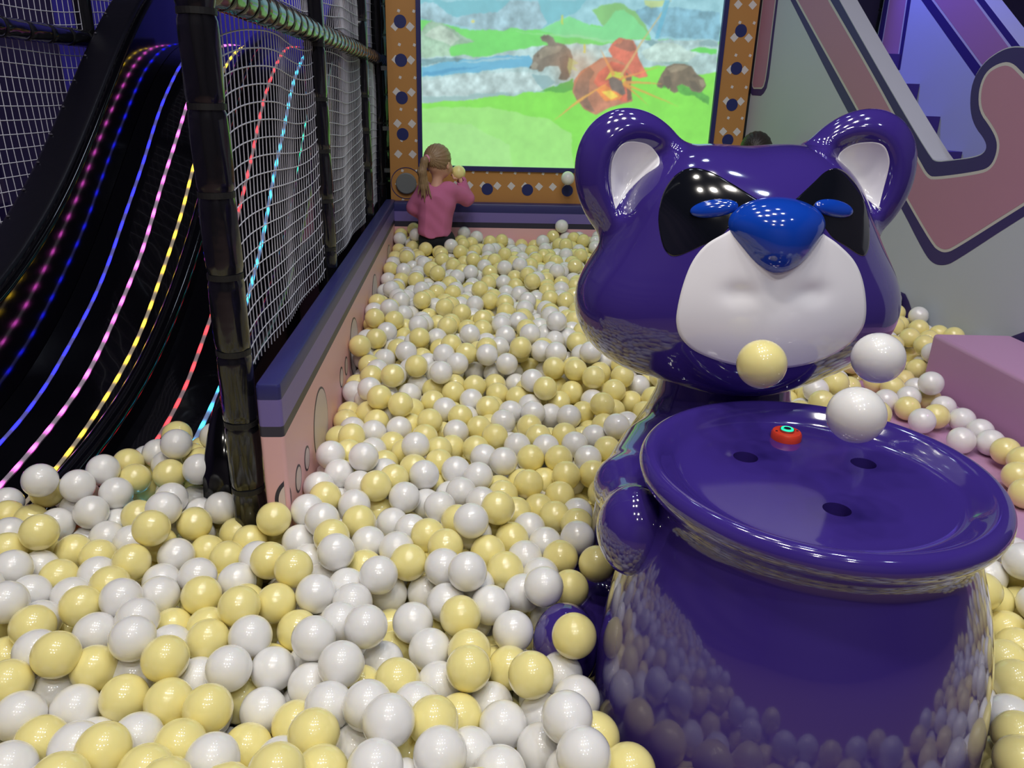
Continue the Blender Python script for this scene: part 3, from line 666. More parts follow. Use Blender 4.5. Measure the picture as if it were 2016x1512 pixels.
def patch(name, P, m, fn=head_sdf, off=.0012, y0=-.34, smooth=True, rings=26):
    B = catmull(np.array(P) / 1000.) if smooth else np.array(P) / 1000.
    c = B.mean(0); n = len(B); G = [c[None]] + [c + (B - c) * (i / rings) for i in range(1, rings + 1)] + [B + (B - c) / np.linalg.norm(B - c, axis=1, keepdims=True) * .0004]
    G = np.concatenate(G); q = np.stack([G[:, 0], np.full(len(G), y0), G[:, 1]], -1)
    for _ in range(120): q[:, 1] += np.clip(fn(q), -.01, .03) * .6
    N = grad(fn, q); q = q + N * off; q[-n:] -= N[-n:] * off * 2.2
    F = [(0, 1 + j, 1 + (j + 1) % n) for j in range(n)]
    for i in range(rings): 
        for j in range(n): a, b = 1 + i * n, 1 + (i + 1) * n; F.append((a + j, b + j, b + (j + 1) % n, a + (j + 1) % n))
    return link(name, pydata(unloc(q), [tuple(reversed(f)) for f in F]), m, head, True)
MUZ = [(-34, 176), (-60, 170), (-88, 152), (-119, 131), (-141, 101), (-156, 60), (-164, 19), (-164, -10), (-153, -36), (-123, -60), (-62, -79), (12, -86), (86, -79), (146, -56), (174, -28), (181, 3), (171, 57), (149, 98), (112, 130), (80, 150), (54, 170), (12, 178)]
patch('muzzle', MUZ, M['white_gloss'])['label'] = 'glossy white muzzle'
EYEP = [(-134, 250), (-161, 236), (-182, 207), (-192, 169), (-190, 134), (-182, 112), (-166, 107), (-130, 126), (-100, 143), (-82, 162), (-60, 178), (-22, 196), (-40, 209), (-74, 230), (-104, 246)]
for s in (1, -1):
    P = [(x * s, z) for x, z in EYEP]; P = P if s == 1 else P[::-1]
    patch('eye_patch', P if s == 1 else P, M['black_gloss'], off=.0008)['label'] = 'black eye patch'
    EI = [(-231 * s, 291), (-251 * s, 284), (-264 * s, 262), (-267 * s, 237), (-264 * s, 205), (-257 * s, 172), (-252 * s, 172), (-225 * s, 202), (-198 * s, 232), (-174 * s, 255), (-180 * s, 272), (-199 * s, 286)]
    patch('inner_ear', EI if s == 1 else EI[::-1], M['white_gloss'], off=.001)['label'] = 'white inner ear patch'
    c = np.array([[-.106 * s, -.3, .189]])
    for _ in range(80): c[:, 1] += head_sdf(c) * .6
    N = grad(head_sdf, c)[0]; c = c[0]; tx = np.array([1., 0, 0]); tx -= N * (tx @ N); tx /= np.linalg.norm(tx); tz = np.cross(tx, N)
    B = np.stack([tx, N, tz])
    V, F = sdf_mesh(lambda p: ell((p - c) @ B.T, (0, 0, 0), (.041, .011, .0165)), c - .055, c + .055, .0022)
    link('eye', np_mesh(unloc(V), F), M['blue_gloss'], head, True)['label'] = 'narrow blue eye'
V, F = sdf_mesh(body_sdf, (.10, .97, .19), (1.01, 1.80, 1.06), .0085)
body = link('body', np_mesh(V, F), M['purple'], fig, True)
# cauldron turned on a lathe
def lathe(name, prof, c, m, parent, n=128, sm=None):
    V = [(c[0] + r * math.cos(2 * math.pi * j / n), c[1] + r * math.sin(2 * math.pi * j / n), z) for z, r in prof if r > 0 for j in range(n)]; k = len([1 for p in prof if p[1] > 0]); F = []
    for i in range(k - 1):
        for j in range(n): F.append((i * n + j, i * n + (j + 1) % n, (i + 1) * n + (j + 1) % n, (i + 1) * n + j))
    F.append(tuple(reversed(range(n)))); F.append(tuple((k - 1) * n + j for j in range(n)))
    o = link(name, pydata(V, F), m, parent, True); return o
def dense(P, n=6):
    P = [np.array(p, float) for p in P]; out = []
    for i in range(len(P) - 1):
        p0 = P[max(i - 1, 0)]; p1, p2 = P[i], P[i + 1]; p3 = P[min(i + 2, len(P) - 1)]
        for j in range(n):
            t = j / n; out.append(.5 * ((2 * p1) + (-p0 + p2) * t + (2 * p0 - 5 * p1 + 4 * p2 - p3) * t * t + (-p0 + 3 * p1 - 3 * p2 + p3) * t ** 3))
    return [tuple(p) for p in out + [P[-1]]]
prof = dense(POT + [(.852, .246), (.866, .260), (.880, .271), (.895, .2755), (.908, .270), (.9135, .259), (.910, .247), (.898, .231), (.886, .216), (.8805, .198), (.8795, .17), (.879, .12), (.879, .05)], 5)
pot = lathe('cauldron', prof, PC, M['purple'], fig); shade_auto(pot, .7)
HOLES = [(.480, 1.146), (.674, 1.121), (.558, .971)]
cut = MB()
for x, y in HOLES: cut.tube([(x, y, .78), (x, y, .95)], .0205, 40)
co = cut.build('cutter', M['hole']); bo = pot.modifiers.new('holes', 'BOOLEAN'); bo.operation = 'DIFFERENCE'; bo.object = co; bo.solver = 'EXACT'
dg = bpy.context.evaluated_depsgraph_get(); dg.update(); nm = bpy.data.meshes.new_from_object(pot.evaluated_get(dg)); pot.modifiers.clear(); pot.data = nm; bpy.data.objects.remove(co)
for x, y in HOLES:
    mb = MB(); n = 40
    V = [(x + .0208 * math.cos(2 * math.pi * k / n), y + .0208 * math.sin(2 * math.pi * k / n), z) for z in (.8786, .785) for k in range(n)]
    mb.add(V, [(k, n + k, n + (k + 1) % n, (k + 1) % n) for k in range(n)] + [tuple(n + k for k in range(n))]); o = mb.build('air_hole', M['hole'], pot, False)
bx, by = .580, 1.221; mb = MB(); mb.tube([(bx, by, .878), (bx, by, .889), (bx, by, .893)], [.0265, .0265, .024], 44); btn = mb.build('push_button', M['red_plastic'], fig, False); btn['label'] = 'orange red button base'; shade_auto(btn, .6)
mb = MB(); mb.tube([(bx, by, .892), (bx, by, .897)], .0125, 36); mb.tube([(bx, by, .896), (bx, by, .899)], .0062, 24)
for a in (0, 3.14): mb.tube([(bx + .019 * math.cos(a), by + .019 * math.sin(a), .892), (bx + .019 * math.cos(a), by + .019 * math.sin(a), .8940)], .0022, 10)
mb.build('button_cap', M['steel'], btn, False)
n = 40; V = []; Fq = []
for k in range(n):
    for j in range(8): a, b_ = 2 * math.pi * k / n, 2 * math.pi * j / 8; rr_ = .0093 + .0017 * math.cos(b_); V.append((bx + rr_ * math.cos(a), by + rr_ * math.sin(a), .8975 + .0017 * math.sin(b_)))
Fq = [(k * 8 + j, ((k + 1) % n) * 8 + j, ((k + 1) % n) * 8 + (j + 1) % 8, k * 8 + (j + 1) % 8) for k in range(n) for j in range(8)]
link('light_ring', pydata(V, Fq), M['ring'], btn, True)['label'] = 'glowing green ring'

# ---------------------------------------------------------------- children
def child(name, label, ox, oy, sc, hair_m, shirt_m, pose, ball=None):
    """sculpted in a frame where x,z follow the girl's own measures; ox,oy place her on the pit floor (z=.2)"""
    W = lambda q: np.stack([ox + (q[..., 0]) * sc, oy + q[..., 1] * sc, .2 + q[..., 2] * sc], -1)
    root = tag(empty(name, (ox, oy, .2)), label, 'person')
    sh_l, sh_r = (-.066, 0, .715), (.066, 0, .725)
    if pose == 'throw':
        el_l, ha_l = (-.128, .02, .62), (-.092, .085, .565); el_r, ha_r = (.168, .07, .668), (.140, .075, .760)
    else:
        el_l, ha_l = (-.115, .0, .60), (-.110, .05, .50); el_r, ha_r = (.115, .0, .60), (.110, .05, .50)
    HCc = np.array([.012, .012, .865]); yaw = rotm('z', -.55)
    def hd(q):
        p = (q - HCc) @ yaw
        d = ell(p, (0, 0, .012), (.066, .078, .080)); d = smin(d, ell(p, (0, .028, -.040), (.048, .048, .045)), .03)
        a = p.copy(); a[..., 0] = np.abs(a[..., 0])
        d = smin(d, ell(p, (0, .083, -.018), (.010, .013, .011)), .012)                     # nose
        d = smin(d, ell(p, (0, .074, -.047), (.020, .008, .006)), .006)                     # lips
        d = smin(d, ell(a, (.030, .060, -.030), (.022, .018, .020)), .02)                   # cheeks
        d = smin(d, smax(ell(a, (.068, -.004, -.010), (.008, .016, .021)), -ell(a, (.076, .002, -.009), (.006, .010, .013)), .004), .006)   # ears
        d = smax(d, -ell(a, (.026, .083, .006), (.014, .008, .008)), .010)                  # eye sockets
        return smin(d, ell(a, (.026, .0735, .005), (.0095, .006, .0075)), .002)
    def limb(q, a, b, c, r0, r1, r2): return smin(capsule(q, a, b, r0, r1), capsule(q, b, c, r1, r2), .01)
    def hand(q, h, side):
        h = np.array(h); d = ell(q, h + [0, 0, .012], (.019, .012, .020))
        if side == 'ball':
            bc = h + np.array([-.018, .012, .048])
            for k in range(4):
                a = math.radians(-55 + 34 * k); u_ = np.array([math.sin(a), -.75 * math.cos(a) * .5, 0]); p1 = bc + np.array([math.sin(a) * .030, -.026 + .004 * k, -.030]); p2 = bc + np.array([math.sin(a) * .044, -.022 + .003 * k, -.002 - abs(k - 1.4) * .004])
                d = smin(d, capsule(q, h + [(k - 1.5) * .008, 0, .022], p1, .0062, .0058), .004); d = smin(d, capsule(q, p1, p2, .0056, .0048), .003)
            d = smin(d, capsule(q, h + [-.012, .006, .012], bc + [-.040, .006, -.014], .0068, .0056), .004)
        else:
            for k in range(4): d = smin(d, capsule(q, h + [(k - 1.5) * .0085, .004, -.006], h + [(k - 1.5) * .009, .014 + .002 * k, -.036 + .003 * abs(k - 1.4)], .0062, .005), .004)
            d = smin(d, capsule(q, h + [.014, .004, .006], h + [.026, .018, -.014], .0066, .0052), .004)
        return d
    def skin(q):
        d = smin(hd(q), capsule(q, (0, 0, .70), (.008, .008, .82), .031, .028), .02)
        d = smin(d, ell(q, (0, 0, .62), (.07, .05, .13)), .03)
        d = smin(d, limb(q, sh_l, el_l, ha_l, .026, .022, .016), .02); d = smin(d, limb(q, sh_r, el_r, ha_r, .026, .022, .016), .02)
        d = smin(d, hand(q, ha_l, 'l'), .008); d = smin(d, hand(q, ha_r, 'ball' if pose == 'throw' else 'r'), .008)
        a = q.copy(); a[..., 0] = np.abs(a[..., 0]); d = smin(d, limb(a, (.042, 0, .44), (.046, .004, .22), (.046, -.004, .04), .042, .032, .022), .02)
        return smin(d, ell(a, (.047, .03, .018), (.024, .058, .018)), .01)
    bodyo = None
    V, F = sdf_mesh(skin, (-.19, -.12, -.005), (.23, .16, .97), .0052); bodyo = link('body', np_mesh(W(V), F), M['skin'], root, True)
    def fold(q, a): return a * (np.sin(q[..., 2] * 70 + q[..., 0] * 40 + 1.3 * np.sin(q[..., 0] * 30)) * .6 + np.sin(q[..., 0] * 60 - q[..., 2] * 35 + q[..., 1] * 50) * .4)
    def shirt(q):
        d = smin(ell(q, (0, 0, .655), (.104, .070, .108)), capsule(q, (-.012, 0, .50), (-.004, 0, .64), .096, .092), .04)
        d = smax(d, .468 + .006 * np.sin(q[..., 0] * 50) - q[..., 2], .008); y = q.copy(); y[..., 1] *= 1.25; d = np.maximum(d, np.abs(q[..., 1]) - .080)
        d = smin(d, smax(limb(q, sh_l, el_l, ha_l, .046, .042, .029), -(np.linalg.norm(q - np.array(ha_l), axis=-1) - .024), .004), .025)
        d = smin(d, smax(limb(q, sh_r, el_r, ha_r, .046, .043, .029), -(np.linalg.norm(q - np.array(ha_r), axis=-1) - .024), .004), .025)
        d = smax(d, -capsule(q, (.0, .0, .748), (.0, .0, .85), .038), .006)
        return d + fold(q, .0022)
    V, F = sdf_mesh(shirt, (-.19, -.12, .42), (.23, .16, .80), .0050); o = link('shirt', np_mesh(W(V), F), shirt_m, root, True)
    def pants(q):
        a = q.copy(); a[..., 0] = np.abs(a[..., 0]); d = limb(a, (.044, 0, .43), (.050, .004, .22), (.048, -.004, .05), .058, .043, .034)
        d = smin(d, ell(q, (0, -.004, .455), (.094, .068, .075)), .03); return smax(smax(d, q[..., 2] - .51, .004), .035 - q[..., 2], .004) + fold(q, .0012)
    V, F = sdf_mesh(pants, (-.13, -.12, .0), (.13, .12, .54), .0052); link('trousers', np_mesh(W(V), F), M['pants'], root, True)
    tb = np.array([-.040, -.062, .895])
    def hairf(q):
        p = (q - HCc) @ yaw
        d = ell(p, (0, -.012, .024), (.0745, .0800, .0800))
        d = smax(d, -ell(p, (0, .090, -.022), (.062, .055, .085)), .012); d = smax(d, -(p[..., 2] + .052 + p[..., 1] * .45), .012)
        a = p.copy(); a[..., 0] = np.abs(a[..., 0]); d = smax(d, -ell(a, (.074, .004, -.014), (.016, .02, .028)), .006)
        ang = np.arctan2(q[..., 0] - tb[0], q[..., 2] - tb[2]); d = d + .0011 * np.sin(ang * 26) + .0006 * np.sin(ang * 57)
        if pose == 'throw':
            st = 0
            pts = [tb, tb + [-.020, -.022, -.012], tb + [-.034, -.022, -.070], tb + [-.030, -.010, -.150], tb + [-.022, -.008, -.215]]; rs = [.014, .020, .024, .019, .005]
            for i in range(4): d = smin(d, capsule(q, pts[i], pts[i + 1], rs[i], rs[i + 1]), .012)
            for k in range(5): x_ = (k - 2) * .011; d = smin(d, capsule(q, tb + [-.030 + x_ * .6, -.018, -.08], tb + [-.022 + x_ * 1.6, -.010 - .003 * k, -.19 - .02 * ((k * 37) % 3)], .009, .003), .004)
            strand = .0012 * np.sin((q[..., 0] + q[..., 2] * .12) * 620); d = np.where(q[..., 2] < tb[2] - .02, d + strand, d)
        return d
    V, F = sdf_mesh(hairf, (-.13, -.13, .60), (.11, .12, .98), .0040, 1); h_ = link('hair', np_mesh(W(V), F), hair_m, root, True)
    if pose == 'throw':
        n = 24; V = []
        ax_ = np.array([-.7, -.6, -.2]); ax_ /= np.linalg.norm(ax_); u_ = np.cross(ax_, [0, 0, 1.]); u_ /= np.linalg.norm(u_); v_ = np.cross(ax_, u_); c0 = tb + ax_ * .010
        for k in range(n):
            for j in range(8): a, b_ = 2 * math.pi * k / n, 2 * math.pi * j / 8; R_ = .0165 + .0058 * math.cos(b_) + .0012 * math.sin(6 * a); V.append(c0 + (u_ * math.cos(a) + v_ * math.sin(a)) * R_ + ax_ * .0058 * math.sin(b_))
        link('hair_tie', pydata(W(np.array(V)), [(k * 8 + j, ((k + 1) % n) * 8 + j, ((k + 1) % n) * 8 + (j + 1) % 8, k * 8 + (j + 1) % 8) for k in range(n) for j in range(8)]), M['tie'], h_, True)
    mb = MB()
    for s in (-1, 1):
        c = HCc + np.array([.026 * s, .0775, .005]) @ yaw.T
        mb.tube([W(c), W(c + np.array([0, .003, 0]) @ yaw.T)], .0042 * sc, 14)
    mb.build('eyes', mat('dark_eye', (30, 24, 24), .2), bodyo)
    for s in (-1, 1): pass
    return root, W(np.array(ha_r) + np.array([-.018, .012, .048]) * 1.0)
GX, GY = -.150, 4.40
girl, gb = child('person', 'small child with blonde ponytail and pink sweatshirt, seen from behind, holding up a ball', GX, GY, 1.0, M['hair'], M['shirt'], 'throw')
child('person', 'dark haired person standing behind the purple raccoon, only the hair top showing', 1.575, 4.25, 1.115, M['dark_hair'], M['tee'], 'stand')

# ---------------------------------------------------------------- the balls
RB = .04
PINNED = '-1110,1705,444,Y;-1037,1672,451,Y;-962,1644,457,W;-888,1663,479,W;-780,1664,466,Y;-706,1635,463,W;-630,1611,476,Y;-593,1693,471,W;-1037,1584,468,W;-997,1504,477,Y;-965,1566,437,Y;-886,1556,439,Y;-840,1620,435,W;-769,1584,445,W;-694,1555,457,Y;-815,1519,448,Y;-636,1500,461,W;-589,1559,432,Y;-547,1644,427,Y;-709,1446,482,Y;-942,1422,485,W;-927,1488,441,W;-863,1442,448,Y;-784,1445,452,W;-562,1416,465,W;-528,1509,447,Y;-498,1583,443,Y;-721,1367,480,Y;-641,1421,448,W;-665,1292,502,W;-617,1348,467,W;-866,1268,515,W;-880,1365,462,W;-802,1368,453,W;-743,1290,487,Y;-531,1342,470,Y;-479,1409,456,W;-802,1228,489,Y;-828,1294,451,W;-686,1219,477,W;-611,1232,500,W;-582,1144,526,W;-576,1290,431,Y;-500,1273,445,Y;-475,1201,472,Y;-430,1260,503,Y;-393,1191,487,W;-761,1160,487,W;-701,1116,517,Y;-854,1216,428,Y;-514,1106,512,Y;-551,1213,451,W;-590,1143,446,W;-408,1104,490,W;-472,1126,447,W;-769,1081,488,Y;-667,1171,408,Y;-718,1115,437,W;-650,1053,456,W;-570,1058,471,Y;-489,1039,478,Y;-415,1010,490,Y;-720,1020,474,W;-660,967,473,Y;-527,896,525,Y;-510,961,480,W;-433,932,493,Y;-369,887,509,W;-399,1118,405,Y;-589,934,491,W;-453,859,519,Y;-665,891,498,W;-349,979,435,Y;74,1614,470,Y;163,1615,453,W;195,1541,457,W;232,1668,454,Y;296,1713,437,W;267,1521,485,W;220,1457,474,Y;293,1405,492,Y;225,1334,480,Y;93,1400,483,Y;58,1472,480,Y;141,1468,467,W;29,1354,475,W;170,1394,471,W;57,1280,483,W;126,1327,476,W;163,1278,527,W;99,1212,472,W;199,1102,549,Y;14,1149,481,Y;12,1073,507,Y;88,1136,451,Y;119,1045,515,Y;177,1091,473,W;-3,1228,497,Y;52,1068,429,W;69,987,463,W;138,1029,439,W;193,1006,496,W;162,911,551,W;212,929,491,Y;128,932,468,W;176,833,557,W;-4,1016,453,Y;13,929,466,W;251,853,503,Y;58,867,490,W;-324,1570,509,W;-370,1662,423,Y;-245,1603,483,Y;-212,1744,423,Y;-172,1655,445,W;-122,1594,463,W;-79,1532,488,Y;-12,1615,476,Y;-37,1465,501,Y;-456,1648,424,Y;-380,1568,452,W;-291,1497,509,Y;-412,1426,496,Y;-350,1376,509,Y;-345,1493,448,W;-269,1421,519,W;-215,1531,469,W;-147,1489,480,W;-215,1451,458,Y;-115,1415,495,Y;-40,1384,503,W;-455,1484,462,W;-307,1422,442,W;-242,1370,466,W;-219,1295,482,W;-295,1316,490,W;-158,1397,427,W;-79,1404,424,W;-32,1301,474,W;-373,1308,474,Y;-443,1339,452,Y;-96,1246,470,W;-176,1167,525,W;-231,1217,495,W;-320,1249,453,Y;-267,1148,516,W;-150,1325,394,Y;-60,1175,463,W;-136,1246,401,Y;-218,1212,416,W;-149,1175,435,W;-208,1080,515,W;-342,1138,457,W;-267,1096,456,W;-113,1077,479,Y;-41,1098,451,W;-181,1102,443,Y;-218,1003,496,W;-150,973,525,W;-110,909,555,W;-343,1062,433,W;-278,1017,445,Y;-227,925,515,Y;-44,940,521,Y;-172,962,446,W;-87,936,453,Y;-31,862,536,W;-284,934,451,W;-122,830,547,W;-253,809,566,Y;-202,849,519,Y;-76,1007,488,W;-370,2461,474,W;-370,2540,468,Y;-322,2398,471,W;-247,2366,474,W;-179,2427,479,W;-102,2498,469,Y;-304,2300,465,Y;-225,2290,459,W;-165,2345,457,Y;-100,2389,469,Y;-58,2316,472,W;-370,2260,453,Y;-370,2340,447,Y;-339,2188,458,W;-270,2143,467,W;-269,2224,468,Y;-195,2172,467,W;-102,2196,483,Y;-113,2103,471,Y;-370,2115,461,Y;-323,2061,492,Y;-360,1918,504,W;-322,1983,478,Y;-259,2029,462,W;-210,2092,452,Y;-167,2024,460,Y;-69,2017,470,Y;-32,2084,445,Y;-328,1849,482,W;-287,1914,461,Y;-220,1959,455,Y;-212,1880,469,W;-133,1893,475,Y;-101,1822,492,W;-66,1937,469,Y;-219,1741,504,Y;-180,1809,487,Y;-268,1797,474,W;-370,1781,480,W;-341,1707,491,Y;-146,1720,482,W;-18,1873,478,W;-266,1680,483,W;-370,1633,497,W;-94,1763,438,W;-56,1683,475,W;97,2096,476,Y;51,2198,458,Y;-20,2161,461,W;161,2039,472,W;194,1960,471,Y;229,2101,472,Y;244,2023,475,W;311,2120,469,Y;332,2043,474,W;400,2101,471,W;423,2009,475,Y;359,1960,469,W;272,1942,478,Y;284,1861,468,Y;361,1880,461,Y;367,1754,472,Y;39,2042,462,Y;113,1906,489,W;61,1965,471,W;42,1820,487,W;-3,1754,477,W;176,1807,471,Y;106,1764,462,Y;48,1693,482,W;198,1738,436,Y;135,1690,454,Y;116,1545,468,Y;259,1789,445,Y;30,1547,481,W;278,1605,469,Y;29,2389,474,W;83,2330,472,Y;-34,2666,473,W;41,2485,488,Y;120,2463,468,Y;114,2543,471,Y;155,2293,471,W;128,2211,474,W;223,2346,472,W;226,2256,485,W;208,2179,471,Y;186,2417,473,Y;322,2369,476,Y;287,2440,462,Y;306,2666,475,W;254,2727,468,Y;186,2679,467,W;191,2567,464,W;333,2522,472,Y;422,2503,473,Y;477,2444,477,Y;395,2301,466,Y;495,2305,472,Y;444,2185,472,Y;522,2206,470,W;537,2126,473,W;570,2383,471,Y;596,2289,471,Y;613,2468,497,W;544,2621,485,Y;500,2742,474,Y;398,2580,465,W;515,2546,476,W;287,2299,458,W;338,2230,483,W;404,2792,472,W;115,2642,478,W;44,2684,467,W;222,2490,472,Y;-32,2452,477,Y;1323,1502,442,W;1258,1456,450,W;1158,1364,476,W;1237,1380,463,Y;1127,1292,463,Y;1202,1311,439,Y;1106,1216,450,Y;1074,1144,466,Y;1011,1095,480,Y;979,1024,495,Y;931,963,474,W;894,898,501,Y;849,833,518,Y;1417,2305,510,LW;1497,2412,516,LY;1452,2233,513,LY;1501,2315,518,LW;1580,2330,510,LY;1584,2415,510,LW;1434,2118,519,LW;1504,2158,517,LY;1582,2245,510,LW;1583,2144,510,LW;1485,1993,510,LW;1585,2057,510,LW;1566,1978,510,LW;1556,1899,520,LY;1548,1820,529,LY;1496,1760,513,LY;1456,1671,510,LY;1928,3134,471,Y;1928,3037,472,Y;1915,2944,472,Y;1829,2869,472,Y;1752,2690,486,Y;1652,2603,472,Y;1474,2488,510,Y;-905,1787,528,SW;-890,1891,494,SY;-832,1943,498,SW;-898,2019,442,SW;-752,1807,504,SY;-797,2000,446,SY;-785,1879,495,SW;-755,2068,447,SY;-675,1801,522,SW;-719,1895,430,SY;-844,1814,488,SY;-877,1943,434,SY;-716,1710,488,SW;-699,1817,423,SW;-858,1735,490,SW;-976,1807,444,SW;-1055,1809,424,SW;-874,1772,420,SW;-854,1862,426,SY;-1171,1809,423,SW;-606,1731,383,SY'
pins = []
for t in PINNED.split(';'):
    x, y, z, c = t.split(','); pins.append((int(x) / 1000, int(y) / 1000, int(z) / 1000, c[-1], c[:-1]))
PP = np.array([p[:3] for p in pins]); NPIN = len(PP)
def bed_floor(x, y):
    f_ = np.full(x.shape, .20); zz = np.interp(y, _y, _z)
    sl = (x > -1.68) & (x < -.56) & (y > 1.6); f_ = np.where(sl, zz, f_); f_ = np.where(sl & (y < 1.75), .20 + (zz - .2) * np.clip((y - 1.6) / .15, 0, 1), f_)
    return f_
def wall_x(y): return 1.69 + (4.75 - y) * .17062
obst = []                                                # footprints the balls may not enter, as (x0,x1,y0,y1,ztop)
obst += [(X0, X1, 1.634, 4.74, .82), (1.24, 1.72, 1.46, 2.62, .47), (1.735, 2.06, .9, 2.64, .66), (-.655, -.585, 1.76, 5.2, 9), (-1.64, -1.472, 1.62, 5.2, 9)]
cyls = [(-.512, 1.665, .045), (GX - .05, GY, .062), (GX + .05, GY, .062), (GX, GY, .085), (1.525, 4.25, .07), (1.625, 4.25, .07), (1.575, 4.25, .09)]
def region(x, y):
    a = (y > .50) & (y < np.where(x < -.95, 1.50, 1.70)) & (x > -1.95) & (x < 1.72)
    b = (y >= 1.60) & (y < 4.655) & (x > X1) & (x < wall_x(y))
    c = (y >= 1.60) & (y < np.interp(x, [-1.05, -.95, -.7], [1.4, 1.84, 2.02])) & (x > -1.47) & (x < -.66)
    d_ = (y >= 1.6) & (y < 2.1) & (x > -.585) & (x < -.46)
    return (a | b | c | d_)
def surf(x, y): return np.interp(y, [.5, 1.6, 2.2, 2.7, 3.6, 4.35, 4.65], [.5, .50, .515, .545, .565, .58, .66]) + .022 * np.sin(x * 3.1 + 1) * np.sin(y * 2.3) + .014 * np.sin(y * 5 + x * 2) - .045 * np.clip((-.8 - x) / .3, 0, 1)
NB = 10400; cand = []
while len(cand) < NB:
    x = RNG.uniform(-1.95, 2.1, 4000); y = RNG.uniform(.5, 4.66, 4000); z = RNG.uniform(.24, .72, 4000); top = surf(x, y)
    ok = region(x, y) & (z < top + .02) & (z > bed_floor(x, y) + .02)
    P_ = np.stack([x, y, z], -1)
    ok &= (pot_sdf(P_) > RB) & (body_sdf(P_) > RB)
    for a in obst: ok &= ~((x > a[0] - .03) & (x < a[1] + .03) & (y > a[2] - .03) & (y < a[3] + .03) & (z < a[4] + .03))
    for a in cyls: ok &= np.hypot(x - a[0], y - a[1]) > a[2] + .03
    cand += list(P_[ok])
area_keep = DENS
Q = np.array(cand[:NB])[:int(NB * area_keep)]
Q = Q[np.min(np.linalg.norm(Q[:, None] - PP[None], axis=-1), axis=1) > .05]
A = np.concatenate([PP, Q]); fixed = np.arange(len(A)) < NPIN; A0 = A.copy()
def pairs(P_, r):
    c = np.floor(P_ / r).astype(int); c -= c.min(0) - 1; dim = c.max(0) + 2; key = (c[:, 0] * dim[1] + c[:, 1]) * dim[2] + c[:, 2]; order = np.argsort(key, kind='stable'); ks = key[order]; I_, J_ = [], []
    for dx in (-1, 0, 1):
        for dy in (-1, 0, 1):
            for dz in (-1, 0, 1):
                k2 = key + (dx * dim[1] + dy) * dim[2] + dz; lo = np.searchsorted(ks, k2, 'left'); hi = np.searchsorted(ks, k2, 'right'); m_ = (hi - lo).max()
                for s_ in range(m_):
                    v_ = lo + s_ < hi; i = np.nonzero(v_)[0]; j = order[lo[v_] + s_]; g_ = i < j; I_.append(i[g_]); J_.append(j[g_])
    I_ = np.concatenate(I_); J_ = np.concatenate(J_); d = np.linalg.norm(P_[I_] - P_[J_], axis=1); k = d < r; return I_[k], J_[k]
ITER = 150
for it in range(ITER):
    if it % 4 == 0: I_, J_ = pairs(A, 2 * RB + .012)
    if it < ITER - 25: A[~fixed, 2] -= .0022
    for sub in range(2):
        d = A[I_] - A[J_]; n = np.linalg.norm(d, axis=1) + 1e-9; ov = np.clip(2 * RB - n, 0, None); push = d / n[:, None] * ov[:, None] * .5
        wi = np.where(fixed[J_] & ~fixed[I_], 1.9, 1.0)[:, None]; wj = np.where(fixed[I_] & ~fixed[J_], 1.9, 1.0)[:, None]
        D = np.zeros_like(A); C_ = np.zeros(len(A)); 
        for ax_ in range(3): D[:, ax_] = np.bincount(I_, (push * wi)[:, ax_], len(A)) - np.bincount(J_, (push * wj)[:, ax_], len(A))
        cn = np.bincount(I_, ov > 0, len(A)) + np.bincount(J_, ov > 0, len(A)); D /= np.maximum(1, cn * .35)[:, None]; D[fixed] = 0; A += D
    B_ = A[~fixed]; x, y, z = B_.T
    for a in obst:                                       # push out of boxes through the nearest side
        ins = (x > a[0] - RB) & (x < a[1] + RB) & (y > a[2] - RB) & (y < a[3] + RB) & (z < a[4] + RB)
        if ins.any():
            k = np.nonzero(ins)[0]; ds = np.stack([x[k] - (a[0] - RB), (a[1] + RB) - x[k], y[k] - (a[2] - RB), (a[3] + RB) - y[k]], 1); w_ = ds.argmin(1)
            for q_, val, ax_ in ((0, a[0] - RB, 0), (1, a[1] + RB, 0), (2, a[2] - RB, 1), (3, a[3] + RB, 1)): B_[k[w_ == q_], ax_] = val
    x, y, z = B_.T
    for a in cyls:
        r_ = np.hypot(x - a[0], y - a[1]); k = r_ < a[2] + RB; B_[k, 0] = a[0] + (x[k] - a[0]) / r_[k] * (a[2] + RB); B_[k, 1] = a[1] + (y[k] - a[1]) / r_[k] * (a[2] + RB)
    near = (np.abs(B_[:, 0] - .56) < .6) & (B_[:, 1] < 2.0)
    for fn in (pot_sdf, body_sdf):
        k = np.nonzero(near)[0]; v_ = fn(B_[k]); kk = k[v_ < RB]
        if len(kk): B_[kk] += grad(fn, B_[kk]) * (RB - v_[v_ < RB])[:, None]
    x, y = B_[:, 0], B_[:, 1]
    B_[:, 1] = np.clip(y, .52, 4.655 - RB); wx = wall_x(B_[:, 1]) - RB - .004
    B_[:, 0] = np.clip(x, -1.95, np.where(B_[:, 1] < 1.66, 1.70, wx)); lf = B_[:, 1] > 1.64; B_[:, 0] = np.where(lf & (B_[:, 0] < -.44) & (A0[~fixed][:, 0] > -.44), X1 + RB, B_[:, 0])
    lim = np.where((B_[:, 0] < -.5) , np.interp(B_[:, 0], [-1.2, -.95, -.7, -.66, -.6], [1.57, 1.80, 2.0, 2.02, 2.1]), 9); B_[:, 1] = np.minimum(B_[:, 1], lim)
    B_[:, 2] = np.maximum(B_[:, 2], bed_floor(B_[:, 0], B_[:, 1]) + RB)
    A[~fixed] = B_
CV = CP
rel = A - CV; dist = np.linalg.norm(rel, axis=1)
camc = rel @ RW; px_ = 1008 + 1510 * camc[:, 0] / camc[:, 2]; py_ = 756 + 1510 * camc[:, 1] / camc[:, 2]
